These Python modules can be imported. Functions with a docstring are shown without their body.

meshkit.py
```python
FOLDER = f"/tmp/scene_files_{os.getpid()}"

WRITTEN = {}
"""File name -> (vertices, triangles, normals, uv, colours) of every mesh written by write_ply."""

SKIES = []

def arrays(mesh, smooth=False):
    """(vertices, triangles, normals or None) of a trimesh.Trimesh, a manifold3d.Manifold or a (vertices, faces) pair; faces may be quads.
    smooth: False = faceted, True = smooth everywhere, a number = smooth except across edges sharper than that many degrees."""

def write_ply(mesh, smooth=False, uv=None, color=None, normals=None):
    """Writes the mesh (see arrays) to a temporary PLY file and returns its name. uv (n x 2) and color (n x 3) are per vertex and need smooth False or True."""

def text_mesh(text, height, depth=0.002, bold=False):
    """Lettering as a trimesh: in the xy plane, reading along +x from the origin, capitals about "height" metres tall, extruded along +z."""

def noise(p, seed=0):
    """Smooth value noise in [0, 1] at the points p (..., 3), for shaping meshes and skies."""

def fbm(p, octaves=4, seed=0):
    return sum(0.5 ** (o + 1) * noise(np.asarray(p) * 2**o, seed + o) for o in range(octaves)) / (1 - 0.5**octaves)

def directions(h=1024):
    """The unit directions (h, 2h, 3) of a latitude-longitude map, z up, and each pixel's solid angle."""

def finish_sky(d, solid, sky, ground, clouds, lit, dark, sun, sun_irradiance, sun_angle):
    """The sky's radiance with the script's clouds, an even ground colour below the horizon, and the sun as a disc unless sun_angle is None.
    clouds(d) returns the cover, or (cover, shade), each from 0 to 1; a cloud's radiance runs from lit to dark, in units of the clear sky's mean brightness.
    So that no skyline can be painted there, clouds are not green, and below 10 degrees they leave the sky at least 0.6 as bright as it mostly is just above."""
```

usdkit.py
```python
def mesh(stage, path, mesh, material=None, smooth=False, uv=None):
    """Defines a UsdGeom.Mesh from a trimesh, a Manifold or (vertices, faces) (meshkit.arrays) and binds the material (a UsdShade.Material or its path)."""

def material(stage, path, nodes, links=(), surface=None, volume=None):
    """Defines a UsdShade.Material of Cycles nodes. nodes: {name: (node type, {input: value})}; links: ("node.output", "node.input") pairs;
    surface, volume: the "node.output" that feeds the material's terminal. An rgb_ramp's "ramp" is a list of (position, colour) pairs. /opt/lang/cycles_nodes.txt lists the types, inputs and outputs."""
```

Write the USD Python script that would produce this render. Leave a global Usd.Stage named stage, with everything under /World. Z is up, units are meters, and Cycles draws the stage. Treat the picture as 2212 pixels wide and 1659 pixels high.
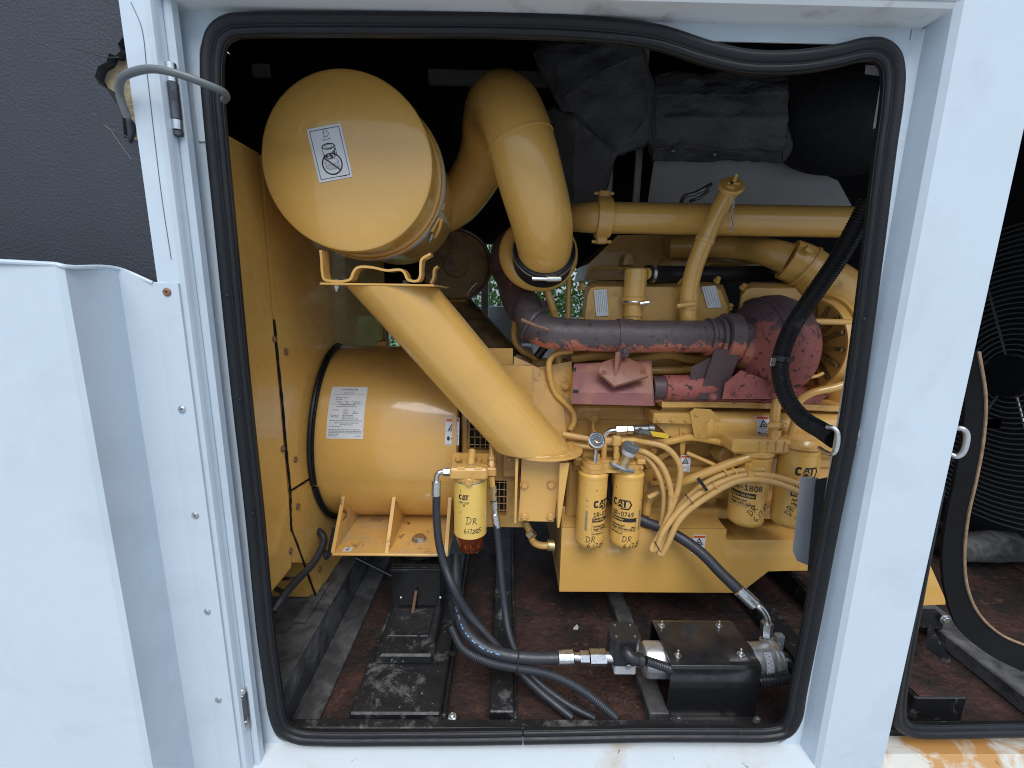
import math, random
import numpy as np, trimesh, usdkit, meshkit
from pxr import Usd, UsdGeom, UsdLux, UsdShade, Gf, Sdf
from shapely.geometry import Polygon, LineString, Point, box as sbox
from shapely.ops import unary_union
from shapely import affinity

random.seed(4); rng = np.random.default_rng(4)
stage = Usd.Stage.CreateInMemory()
UsdGeom.Xform.Define(stage, '/World')
PI = math.pi

# ---------------------------------------------------------------- camera
FPX, CX, CY = 952.8, 1106.0, 829.5                 # focal length and centre in pixels of the 2212 wide photograph
RX = np.array([0.99982139, 0.01321044, 0.01351585])   # the place's axes in the camera's frame (x right, y down, z forward)
RD = np.array([-0.01067129, -0.19564036, 0.98061765])
RV = np.array([-0.01559863, 0.98058673, 0.19546444])
RC = np.array([[RX[k], RD[k], -RV[k]] for k in range(3)])
EYE = np.array([0.0, -1.0, 1.25])
cam = UsdGeom.Camera.Define(stage, '/World/camera')
cam.CreateHorizontalApertureAttr(36.0); cam.CreateVerticalApertureAttr(27.0)
cam.CreateFocalLengthAttr(36.0 * FPX / 2212); cam.CreateClippingRangeAttr(Gf.Vec2f(0.05, 1000)); cam.CreateFStopAttr(0.0)
mtx = np.eye(4); mtx[0, :3] = RC[0]; mtx[1, :3] = -RC[1]; mtx[2, :3] = -RC[2]; mtx[3, :3] = EYE
cam.AddTransformOp().Set(Gf.Matrix4d(*mtx.ravel().tolist()))
cam.CreateExposureAttr(0.95)

# ---------------------------------------------------------------- light: overcast day
SUN_EL, SUN_AZ = math.radians(54), math.radians(174)       # azimuth from +Y towards +X: in front of the hatch, behind the photographer
sd = np.array([math.sin(SUN_AZ) * math.cos(SUN_EL), math.cos(SUN_AZ) * math.cos(SUN_EL), math.sin(SUN_EL)])
sun = UsdLux.DistantLight.Define(stage, '/World/sun')
sun.CreateIntensityAttr(0.34); sun.CreateAngleAttr(40.0); sun.CreateColorAttr(Gf.Vec3f(1, 0.985, 0.96)); sun.CreateNormalizeAttr(True)
zx = np.cross([0, 1, 0], sd); zx /= np.linalg.norm(zx); yx = np.cross(sd, zx)
sm = np.eye(4); sm[0, :3] = zx; sm[1, :3] = yx; sm[2, :3] = sd
sun.AddTransformOp().Set(Gf.Matrix4d(*sm.ravel().tolist()))
skym = usdkit.material(stage, '/World/Looks/sky', {
    't': ('sky_texture', {'sky_type': 'single_scattering', 'sun_disc': False, 'sun_elevation': SUN_EL, 'sun_rotation': math.atan2(sd[0], sd[1]), 'aerosol_density': 2.0}),
    'tc': ('texture_coordinate', {}), 'n': ('noise_texture', {'scale': 2.2, 'detail': 6.0, 'roughness': 0.55}),
    'r': ('rgb_ramp', {'ramp': [(0.25, (0.35,) * 3), (0.7, (0.85,) * 3)]}),
    'sz': ('separate_xyz', {}), 'el': ('map_range', {'from_min': 0.0, 'from_max': 1.0, 'to_min': 0.33, 'to_max': 1.0, 'clamp': True}),
    'cl': ('mix', {'mix_type': 'multiply', 'fac': 1.0, 'color1': (8.6, 10.8, 13.8)}), 'm': ('mix', {}), 'b': ('background_shader', {'strength': 0.075})},
    [('tc.generated', 'n.vector'), ('n.fac', 'r.fac'), ('r.color', 'm.fac'), ('t.color', 'm.color1'), ('tc.generated', 'sz.vector'), ('sz.z', 'el.value'), ('el.result', 'cl.color2'), ('cl.color', 'm.color2'), ('m.color', 'b.color')], surface='b.background')
sky = UsdLux.DomeLight.Define(stage, '/World/sky'); sky.CreateIntensityAttr(1.0)
UsdShade.MaterialBindingAPI.Apply(sky.GetPrim()).Bind(skym)
sky.GetPrim().SetCustomDataByKey('kind', 'structure')

# ---------------------------------------------------------------- helpers
def A(u, v, Y):
    """The point seen at pixel (u, v) of the photograph, at Y metres behind the door plane."""
    w = np.array([u - CX, v - CY, FPX]) @ RC
    return EYE + w * (Y + 1.0) / w[1]
def Ax(u, v, x):
    w = np.array([u - CX, v - CY, FPX]) @ RC
    return EYE + w * x / w[0]
def Az(u, v, z):
    w = np.array([u - CX, v - CY, FPX]) @ RC
    return EYE + w * (z - EYE[2]) / w[2]
def pl(Y, *uv): return [A(u, v, Y) for u, v in uv]
def p3(*uvy): return [A(*q) for q in uvy]
def V(*a): return np.array(a, float)
def unit(v): v = np.asarray(v, float); return v / (np.linalg.norm(v) + 1e-12)
def cat(*ms):
    out = []
    for m in ms: out += m if isinstance(m, list) else [m]
    return trimesh.util.concatenate(out)
def spline(pts, seg=8, closed=False):
    p = np.asarray(pts, float); n = len(p); out = []
    if n < 3 and not closed: return np.array([p[0] + (p[-1] - p[0]) * t for t in np.linspace(0, 1, seg + 1)])
    g = lambda i: p[i % n] if closed else (p[i] if 0 <= i < n else (2 * p[0] - p[1] if i < 0 else 2 * p[-1] - p[-2]))
    for i in range(n if closed else n - 1):
        a, b, c, d = g(i - 1), g(i), g(i + 1), g(i + 2)
        ka, kb, kc = (max(np.linalg.norm(x[:3]), 1e-9) ** 0.5 for x in (b - a, c - b, d - c))
        t0, t1, t2, t3 = 0, ka, ka + kb, ka + kb + kc
        for t in np.linspace(t1, t2, seg, endpoint=False):
            A1 = (t1 - t) / (t1 - t0) * a + (t - t0) / (t1 - t0) * b; A2 = (t2 - t) / (t2 - t1) * b + (t - t1) / (t2 - t1) * c; A3 = (t3 - t) / (t3 - t2) * c + (t - t2) / (t3 - t2) * d
            B1 = (t2 - t) / (t2 - t0) * A1 + (t - t0) / (t2 - t0) * A2; B2 = (t3 - t) / (t3 - t1) * A2 + (t - t1) / (t3 - t1) * A3
            out.append((t2 - t) / (t2 - t1) * B1 + (t - t1) / (t2 - t1) * B2)
    if not closed: out.append(p[-1])
    return np.array(out)
def frames(p, closed=False, up=None):
    t = np.gradient(p, axis=0) if not closed else np.roll(p, -1, 0) - np.roll(p, 1, 0)
    t /= np.linalg.norm(t, axis=1, keepdims=True) + 1e-12
    a = np.cross(t[0], [0, 0, 1.0]) if abs(t[0][2]) < 0.9 else np.cross(t[0], [1.0, 0, 0])
    if up is not None: a = np.asarray(up, float)
    out = []
    for k in range(len(p)):
        a = a if up is None else np.asarray(up, float)
        a = unit(a - t[k] * (a @ t[k])); out.append(a)
    a = np.array(out); return t, a, np.cross(t, a)
def sweep(path, prof, closed=False, up=None, scale=None, caps=True):
    """prof: closed 2D outline (a, b) carried along path; a lies along the frame's first axis."""
    p = np.asarray(path, float); t, a, b = frames(p, closed, up); prof = np.asarray(prof, float); n, m = len(p), len(prof)
    s = np.ones(n) if scale is None else np.asarray(scale, float)
    v = (p[:, None] + s[:, None, None] * (prof[None, :, :1] * a[:, None] + prof[None, :, 1:] * b[:, None])).reshape(-1, 3)
    i, j = np.meshgrid(np.arange(n if closed else n - 1), np.arange(m), indexing='ij'); k = (i + 1) % n; l = (j + 1) % m
    q = np.stack([i * m + j, i * m + l, k * m + l, k * m + j], -1).reshape(-1, 4)
    f = np.vstack([q[:, [0, 1, 2]], q[:, [0, 2, 3]]])
    if caps and not closed:
        v = np.vstack([v, p[0], p[-1]]); c0, c1 = len(v) - 2, len(v) - 1
        f = np.vstack([f, [[c0, (x + 1) % m, x] for x in range(m)], [[c1, (n - 1) * m + x, (n - 1) * m + (x + 1) % m] for x in range(m)]])
    return trimesh.Trimesh(v, f, process=False)
def circ(n, r=1.0): w = np.arange(n) * 2 * PI / n; return np.stack([np.cos(w), np.sin(w)], 1) * r
def tube(pts, r, n=14, seg=8, closed=False, straight=False):
    """A round tube through pts; r one radius or one per point."""
    pts = np.asarray(pts, float)
    if np.ndim(r) == 0: r = [r] * len(pts)
    q = np.hstack([pts, np.asarray(r, float)[:, None]])
    q = q if straight else spline(q, seg, closed)
    return sweep(q[:, :3], circ(n), closed, scale=q[:, 3])
def ribbed(pts, r, pitch=0.008, depth=0.12, n=14):
    q = spline(pts, 40); d = np.concatenate([[0], np.cumsum(np.linalg.norm(np.diff(q, axis=0), axis=1))])
    s = np.arange(0, d[-1], pitch / 6); q = np.stack([np.interp(s, d, q[:, k]) for k in range(3)], 1)
    return sweep(q, circ(n), scale=r * (1 + depth * np.clip(1.6 * np.sin(s / pitch * 2 * PI), -1, 1) * 0.5))
def lathe(prof, o, ax, n=36):
    """prof: (h, r) pairs along the axis ax from o."""
    ax = unit(ax); a = unit(np.cross(ax, [0, 0, 1.0] if abs(ax[2]) < 0.9 else [1.0, 0, 0])); b = np.cross(ax, a); o = np.asarray(o, float)
    prof = [(h, max(r, 1e-5)) for h, r in prof]; w = np.arange(n) * 2 * PI / n; m = len(prof)
    v = np.array([o + ax * h + r * (np.cos(x) * a + np.sin(x) * b) for h, r in prof for x in w])
    i, j = np.meshgrid(np.arange(m - 1), np.arange(n), indexing='ij'); l = (j + 1) % n
    q = np.stack([i * n + j, i * n + l, (i + 1) * n + l, (i + 1) * n + j], -1).reshape(-1, 4)
    f = np.vstack([q[:, [0, 1, 2]], q[:, [0, 2, 3]]])
    if prof[0][1] > 1e-4: f = np.vstack([f, [[len(v), (x + 1) % n, x] for x in range(n)]]); v = np.vstack([v, o + ax * prof[0][0]])
    if prof[-1][1] > 1e-4: f = np.vstack([f, [[len(v), (m - 1) * n + x, (m - 1) * n + (x + 1) % n] for x in range(n)]]); v = np.vstack([v, o + ax * prof[-1][0]])
    return trimesh.Trimesh(v, f, process=False)
def cyl(p, q, r, n=24, bev=0.0, r2=None):
    p, q = np.asarray(p, float), np.asarray(q, float); L = np.linalg.norm(q - p); r2 = r if r2 is None else r2
    pr = [(0, r), (L, r2)] if not bev else [(0, r - bev), (bev, r), (L - bev, r2), (L, r2 - bev)]
    return lathe(pr, p, q - p, n)
def hull(pts): return trimesh.convex.convex_hull(np.asarray(pts, float))
def bx(lo, hi, b=0.003):
    lo, hi = np.minimum(lo, hi).astype(float), np.maximum(lo, hi).astype(float); b = min(b, 0.45 * (hi - lo).min()); pts = []
    for k in np.ndindex(2, 2, 2):
        c = np.where(np.array(k) == 0, lo, hi); s = np.where(np.array(k) == 0, 1, -1) * b
        for ax in range(3): d = s.copy(); d[ax] = 0; pts.append(c + d)
    return hull(pts)
def ext(poly, o, ux, uy, d):
    """A flat outline (shapely or list) in the plane o, ux, uy, given thickness d along ux x uy."""
    poly = Polygon(poly) if isinstance(poly, (list, np.ndarray)) else poly
    ux, uy = np.asarray(ux, float), np.asarray(uy, float); un = np.cross(ux, uy); out = []
    for g in getattr(poly, 'geoms', [poly]):
        m = trimesh.creation.extrude_polygon(g, abs(d), engine='earcut'); v = np.array(m.vertices)
        if d < 0: v[:, 2] += d
        m = trimesh.Trimesh(np.asarray(o) + v[:, :1] * ux + v[:, 1:2] * uy + v[:, 2:] * un, m.faces, process=False); out.append(m)
    return cat(out)
EX, EY, EZ = V(1, 0, 0), V(0, 1, 0), V(0, 0, 1)
def plate_uv(uvs, Y, th, back=True):
    """A plate whose front face shows the outline uvs at depth Y, th metres thick, going back."""
    q = [A(u, v, Y) for u, v in uvs]
    return ext([(p[0], p[2]) for p in q], V(0, Y, 0), EX, EZ, -th)
def hexbolt(p, ax, r=0.009, h=0.007, washer=True, tip=0.0):
    ax = unit(ax); p = np.asarray(p, float); out = []
    if washer: out.append(lathe([(0, r * 1.35), (0.0018, r * 1.35), (0.0022, r * 1.25)], p, ax, 18))
    out.append(lathe([(0.001, r), (h - 0.0015, r), (h, r * 0.86)], p, ax, 6))
    if tip: out.append(lathe([(h * 0.8, r * 0.5), (h + tip, r * 0.5), (h + tip + 0.001, r * 0.4)], p, ax, 10))
    return cat(out)
def dome(p, ax, r): return lathe([(r * 0.45 * math.sin(t), r * math.cos(t)) for t in np.linspace(0, PI / 2, 5)], p, ax, 14)
def rings(c, ax, R, r, n=40, m=8):
    ax = unit(ax); a = unit(np.cross(ax, [0, 0, 1.0] if abs(ax[2]) < 0.9 else [1.0, 0, 0])); b = np.cross(ax, a)
    return tube([np.asarray(c) + R * (math.cos(x) * a + math.sin(x) * b) for x in np.arange(n) * 2 * PI / n], r, m, 1, True)
def flat_xy(poly, d=0.0006):
    out = [trimesh.creation.extrude_polygon(g, d, engine='earcut') for g in getattr(poly, 'geoms', [poly]) if g.area > 1e-9]
    return cat(out)
def put(m, o, ux, uy):
    v = np.array(m.vertices); ux, uy = unit(ux), unit(uy); un = np.cross(ux, uy)
    return trimesh.Trimesh(np.asarray(o) + v[:, :1] * ux + v[:, 1:2] * uy + v[:, 2:] * un, m.faces, process=False)
def fine(m, s): v, f = trimesh.remesh.subdivide_to_size(m.vertices, m.faces, s, max_iter=8); return trimesh.Trimesh(v, f, process=False)
def wrap_z(m, c, R, th=0.0, s=0.006):
    """Bends a drawing (x, y, z out) round an upright cylinder at c; x runs to the right as seen from -Y, th turns it."""
    v = np.array(fine(m, s).vertices); f = fine(m, s).faces; w = th + v[:, 0] / R
    return trimesh.Trimesh(np.stack([c[0] + (R + v[:, 2]) * np.sin(w), c[1] - (R + v[:, 2]) * np.cos(w), c[2] + v[:, 1]], 1), f, process=False)
def wrap_x(m, c, R, ph=0.0, s=0.02):
    q = fine(m, s); v = np.array(q.vertices); w = ph + v[:, 1] / R
    return trimesh.Trimesh(np.stack([c[0] + v[:, 0], c[1] - (R + v[:, 2]) * np.cos(w), c[2] + (R + v[:, 2]) * np.sin(w)], 1), q.faces, process=False)
def move(m, x=0, y=0, z=0): m = m.copy(); m.apply_translation([x, y, z]); return m
def text(s, h, x=0, y=0, bold=False, sx=1.0, d=0.0006, mid=False):
    m = meshkit.text_mesh(s, h, d, bold); v = np.array(m.vertices); v[:, 0] *= sx
    if mid: v[:, 0] -= v[:, 0].max() / 2
    v[:, 0] += x; v[:, 1] += y
    return trimesh.Trimesh(v, m.faces, process=False)
def strokes(lines, w, d=0.0006): return flat_xy(unary_union([LineString(l).buffer(w / 2, 3) for l in lines]), d)

count = {}
base = {}
def numbered(path):
    k = count.get(path, 0); count[path] = k + 1
    return path if k == 0 else f'{path}_{k:03d}'
def props(p, label=None, category=None, group=None, kind=None):
    for k, v in (('label', label), ('category', category), ('group', group), ('kind', kind)):
        if v: p.SetCustomDataByKey(k, v)
def thing(name, label, category, at=(0, 0, 0), group=None, kind=None):
    path = numbered('/World/' + name); x = UsdGeom.Xform.Define(stage, path)
    x.AddTranslateOp().Set(Gf.Vec3d(*map(float, at))); base[path] = np.asarray(at, float)
    props(x.GetPrim(), label, category, group, kind); return path
def obj(name, mesh, m, parent=None, smooth=35, label=None, category=None, group=None, kind=None):
    """One Mesh: a part under parent, or a thing of its own. mesh is in the place's coordinates."""
    path = numbered((parent or '/World') + '/' + name)
    b = base.get(parent, np.zeros(3)); base[path] = b
    if isinstance(mesh, list): mesh = cat(mesh)
    mesh = trimesh.Trimesh(np.array(mesh.vertices) - b, mesh.faces, process=False)
    if smooth: mesh.merge_vertices(digits_vertex=6)
    p = usdkit.mesh(stage, path, mesh, m, smooth=smooth)
    props(p.GetPrim(), label, category, group, kind); return path

# ---------------------------------------------------------------- materials
def mat(name, col, rough=0.5, metal=0.0, coat=0.0, var=0.12, vscale=6.0, chips=(), bump=None, rvar=0.1, spec=0.5, dust=None, extra=None):
    """chips: (colour, scale, threshold 0-1, softness[, roughness detail]) patches of another colour where a noise is above the threshold.
    dust: (colour, amount) settled on faces that look up."""
    col = np.array(col, float)
    n = {'g': ('geometry', {}), 'n0': ('noise_texture', {'scale': vscale, 'detail': 5.0, 'roughness': 0.6}),
         'r0': ('rgb_ramp', {'ramp': [(0.3, tuple(col * (1 - var))), (0.7, tuple(np.minimum(col * (1 + var), 0.95)))]}),
         'p': ('principled_bsdf', {'metallic': metal, 'coat_weight': coat, 'coat_roughness': 0.07, 'specular_ior_level': spec}),
         'rr': ('map_range', {'from_min': 0.3, 'from_max': 0.7, 'to_min': max(rough - rvar, 0.03), 'to_max': min(rough + rvar, 1), 'clamp': True}),
         'n1': ('noise_texture', {'scale': vscale * 4.3, 'detail': 4.0, 'roughness': 0.65})}
    l = [('g.position', 'n0.vector'), ('g.position', 'n1.vector'), ('n0.fac', 'r0.fac'), ('n1.fac', 'rr.value'), ('rr.result', 'p.roughness')]
    last = 'r0.color'
    for k, ch in enumerate(chips):
        c, sc, th, so = ch[:4]
        n[f'c{k}'] = ('noise_texture', {'scale': sc, 'detail': 7.0, 'roughness': ch[4] if len(ch) > 4 else 0.62, 'distortion': 0.4})
        n[f'k{k}'] = ('rgb_ramp', {'ramp': [(max(th - so, 0), (0, 0, 0)), (min(th + so, 1), (1, 1, 1))]})
        n[f'm{k}'] = ('mix', {'color2': c})
        if len(ch) > 5:                                 # (.., zc, slope): the patches gather above (slope > 0) or below the height zc
            n[f'z{k}'] = ('separate_xyz', {}); n[f'y{k}'] = ('math', {'math_type': 'multiply_add', 'value2': ch[6], 'value3': -ch[6] * ch[5]}); n[f'w{k}'] = ('clamp', {'min': -0.25, 'max': 0.25}); n[f'x{k}'] = ('math', {'math_type': 'add'})
            l += [('g.position', f'z{k}.vector'), (f'z{k}.z', f'y{k}.value1'), (f'y{k}.value', f'w{k}.value'), (f'c{k}.fac', f'x{k}.value1'), (f'w{k}.result', f'x{k}.value2'), ('g.position', f'c{k}.vector'), (f'x{k}.value', f'k{k}.fac')]
        else: l += [('g.position', f'c{k}.vector'), (f'c{k}.fac', f'k{k}.fac')]
        l += [ (f'k{k}.color', f'm{k}.fac'), (last, f'm{k}.color1')]; last = f'm{k}.color'
    if dust:
        n['sx'] = ('separate_xyz', {}); n['dr'] = ('map_range', {'from_min': 0.35, 'from_max': 0.95, 'to_min': 0.0, 'to_max': dust[1], 'clamp': True})
        n['dn'] = ('noise_texture', {'scale': 14.0, 'detail': 7.0, 'roughness': 0.7}); n['dk'] = ('rgb_ramp', {'ramp': [(0.38, (0.1,) * 3), (0.66, (1,) * 3)]})
        n['dm'] = ('math', {'math_type': 'multiply'}); n['mx'] = ('mix', {'color2': dust[0]})
        l += [('g.normal', 'sx.vector'), ('sx.z', 'dr.value'), ('g.position', 'dn.vector'), ('dn.fac', 'dk.fac'), ('dr.result', 'dm.value1'), ('dk.color', 'dm.value2'), ('dm.value', 'mx.fac'), (last, 'mx.color1')]; last = 'mx.color'
    l.append((last, 'p.base_color'))
    if bump:
        n['bn'] = ('noise_texture', {'scale': bump[0], 'detail': 4.0, 'roughness': 0.6}); n['b'] = ('bump', {'strength': bump[1], 'distance': bump[2]})
        l += [('g.position', 'bn.vector'), ('bn.fac', 'b.height'), ('b.normal', 'p.normal')]
    if extra: n['p'][1].update(extra)
    return usdkit.material(stage, '/World/Looks/' + name, n, l, surface='p.BSDF')

YEL = (0.62, 0.350, 0.086)
yellow = mat('yellow_paint', YEL, 0.32, coat=0.6, var=0.05, chips=[((0.30, 0.16, 0.04), 9.0, 0.74, 0.05), ((0.05, 0.03, 0.02), 38.0, 0.79, 0.02)], bump=(14, 0.05, 0.006), dust=((0.36, 0.25, 0.12), 0.35))
yellow_cast = mat('yellow_cast_paint', (0.56, 0.315, 0.080), 0.42, coat=0.3, var=0.10, vscale=11, chips=[((0.16, 0.085, 0.03), 13.0, 0.68, 0.08), ((0.04, 0.03, 0.02), 45.0, 0.76, 0.03)], bump=(160, 0.12, 0.002), dust=((0.28, 0.19, 0.10), 0.45))
yellow_clean = mat('yellow_filter_print', (0.64, 0.365, 0.085), 0.34, coat=0.2, var=0.03)
yellow_pale = mat('pale_yellow_filter', (0.68, 0.45, 0.105), 0.30, coat=0.25, var=0.03)
yellow_hose = mat('painted_hose', (0.54, 0.325, 0.11), 0.5, var=0.10, vscale=30, chips=[((0.05, 0.035, 0.02), 26.0, 0.72, 0.03)], bump=(120, 0.15, 0.002))
yellow_rust = mat('rusty_yellow_paint', (0.57, 0.32, 0.075), 0.45, var=0.08, chips=[((0.11, 0.045, 0.035), 13.0, 0.595, 0.015, 0.72), ((0.42, 0.30, 0.16), 6.0, 0.62, 0.1)], bump=(60, 0.1, 0.002), dust=((0.40, 0.27, 0.13), 0.5))
white = mat('white_enamel', (0.50, 0.57, 0.63), 0.34, coat=0.15, var=0.02, chips=[((0.43, 0.48, 0.53), 3.1, 0.64, 0.14), ((0.20, 0.17, 0.14), 21.0, 0.775, 0.02)], bump=(240, 0.04, 0.001))
white_sill = mat('worn_white_sill', (0.52, 0.56, 0.58), 0.42, var=0.03, chips=[((0.46, 0.41, 0.34), 5.0, 0.66, 0.08), ((0.10, 0.07, 0.05), 26.0, 0.685, 0.012)], bump=(180, 0.06, 0.001))
rust_sill = mat('rust_stained_sill', (0.52, 0.50, 0.44), 0.5, var=0.05, chips=[((0.42, 0.21, 0.06), 7.0, 0.49, 0.04), ((0.16, 0.07, 0.03), 20.0, 0.66, 0.02)], bump=(80, 0.2, 0.002))
white_dirty = mat('scuffed_white_beam', (0.68, 0.71, 0.72), 0.42, var=0.03, chips=[((0.40, 0.38, 0.36), 7.0, 0.64, 0.08), ((0.12, 0.11, 0.10), 24.0, 0.75, 0.02)])
rubber = mat('rubber', (0.008, 0.0085, 0.010), 0.42, var=0.2, chips=[((0.07, 0.065, 0.06), 25.0, 0.72, 0.05)], bump=(220, 0.12, 0.001), spec=0.32)
foam = mat('foam_skin', (0.026, 0.030, 0.039), 0.55, var=0.12, vscale=4, bump=(190, 0.7, 0.003), chips=[((0.15, 0.15, 0.16), 5.0, 0.77, 0.04)])
foam_core = mat('torn_foam_core', (0.27, 0.22, 0.13), 0.9, var=0.25, vscale=30, bump=(140, 0.8, 0.006))
strip_rubber = mat('dull_strip_rubber', (0.010, 0.010, 0.011), 0.75, var=0.2, spec=0.15)
black_lining = mat('black_lining', (0.012, 0.013, 0.016), 0.8, var=0.2, bump=(60, 0.4, 0.004))
black_gloss = mat('black_gloss_paint', (0.010, 0.010, 0.011), 0.16, coat=0.3, var=0.1, chips=[((0.16, 0.15, 0.14), 60.0, 0.76, 0.02)], dust=((0.09, 0.08, 0.075), 0.25))
black_dusty = mat('dusty_black_steel', (0.008, 0.008, 0.009), 0.44, var=0.2, chips=[((0.17, 0.165, 0.16), 10.0, 0.615, 0.08, 0.80), ((0.30, 0.30, 0.29), 52.0, 0.685, 0.02)], bump=(70, 0.25, 0.003), dust=((0.12, 0.118, 0.115), 0.08))
grey_dusty = mat('grey_dusty_steel', (0.032, 0.032, 0.034), 0.6, var=0.2, chips=[((0.17, 0.165, 0.16), 9.0, 0.58, 0.14, 0.7), ((0.012, 0.012, 0.012), 13.0, 0.62, 0.06)], bump=(70, 0.3, 0.003), dust=((0.15, 0.145, 0.135), 0.30))
hose_black = mat('hose_rubber', (0.022, 0.024, 0.030), 0.45, var=0.15, vscale=20, bump=(260, 0.15, 0.001), dust=((0.09, 0.088, 0.085), 0.2))
plastic = mat('black_plastic', (0.020, 0.020, 0.022), 0.32, var=0.1)
rust_floor = mat('rusty_floor', (0.047, 0.019, 0.0135), 0.72, var=0.4, vscale=9, chips=[((0.010, 0.007, 0.006), 5.0, 0.50, 0.09, 0.75), ((0.085, 0.034, 0.021), 24.0, 0.63, 0.05), ((0.13, 0.115, 0.10), 30.0, 0.76, 0.03)], bump=(34, 0.8, 0.012))
redox = mat('red_oxide_paint', (0.080, 0.050, 0.052), 0.48, var=0.15, vscale=8, chips=[((0.36, 0.10, 0.075), 24.0, 0.66, 0.03, 0.78), ((0.045, 0.026, 0.028), 60.0, 0.66, 0.03)], bump=(110, 0.25, 0.003))
ZPIPE = A(1350, 726, .445)[2]
redox_pipe = mat('scorched_exhaust_paint', (0.086, 0.066, 0.070), 0.50, var=0.12, vscale=8, chips=[((0.44, 0.14, 0.085), 16.0, 0.565, 0.02, 0.82, ZPIPE - .018, -4.5), ((0.040, 0.026, 0.030), 42.0, 0.62, 0.03), ((0.28, 0.15, 0.07), 30.0, 0.68, 0.02, 0.8, ZPIPE - .03, -3.0)], bump=(150, 0.2, 0.002))
redox_red = mat('turbine_red_paint', (0.30, 0.085, 0.070), 0.62, var=0.12, vscale=6, chips=[((0.075, 0.045, 0.054), 26.0, 0.58, 0.03, 0.80, ZPIPE - .005, 2.2), ((0.040, 0.020, 0.022), 55.0, 0.60, 0.02)], bump=(150, 0.35, 0.003))
yellow_shaded = mat('shaded_yellow_paint', (0.20, 0.115, 0.035), 0.6, var=0.2, chips=[((0.05, 0.035, 0.02), 9.0, 0.58, 0.1)])  # yellow paint with the deep shade round the rear air cleaner mixed into its colour
pink = mat('faded_red_shield', (0.25, 0.095, 0.088), 0.42, var=0.15, vscale=5, chips=[((0.40, 0.20, 0.09), 4.5, 0.60, 0.08), ((0.16, 0.055, 0.06), 6.0, 0.60, 0.08)])
clay = mat('clay_red_bracket', (0.24, 0.092, 0.055), 0.48, var=0.12, vscale=8, chips=[((0.15, 0.06, 0.055), 9.0, 0.62, 0.08)])
blanket = mat('insulation_blanket', (0.105, 0.107, 0.115), 0.8, var=0.25, vscale=8, bump=(16, 0.9, 0.02))
grey_panel = mat('grey_panel', (0.40, 0.40, 0.41), 0.5, var=0.08)
pale_panel = mat('pale_outer_panel', (0.55, 0.57, 0.58), 0.45, var=0.05)
zinc = mat('zinc_plate', (0.62, 0.63, 0.63), 0.30, metal=1.0, var=0.15, vscale=40, chips=[((0.30, 0.29, 0.27), 60.0, 0.66, 0.06)])
steel_dark = mat('dark_steel', (0.20, 0.195, 0.19), 0.4, metal=0.9, var=0.2, vscale=40)
alu = mat('cast_aluminium', (0.58, 0.58, 0.59), 0.38, metal=0.85, var=0.08, vscale=14, bump=(130, 0.12, 0.002))
chrome_dark = mat('hinge_steel', (0.10, 0.10, 0.11), 0.28, metal=0.7, var=0.3, vscale=30, chips=[((0.55, 0.55, 0.56), 9.0, 0.60, 0.05)])
rusty_bolt = mat('rusty_bolt', (0.22, 0.12, 0.07), 0.6, metal=0.3, var=0.3, vscale=60)
grey_vinyl = mat('grey_vinyl_cable', (0.11, 0.12, 0.125), 0.4, var=0.06)
cord_brown = mat('frayed_brown_edge', (0.26, 0.17, 0.10), 0.85, var=0.3, vscale=60)
paper = mat('label_film', (0.62, 0.63, 0.64), 0.32, var=0.03, coat=0.1)
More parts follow.
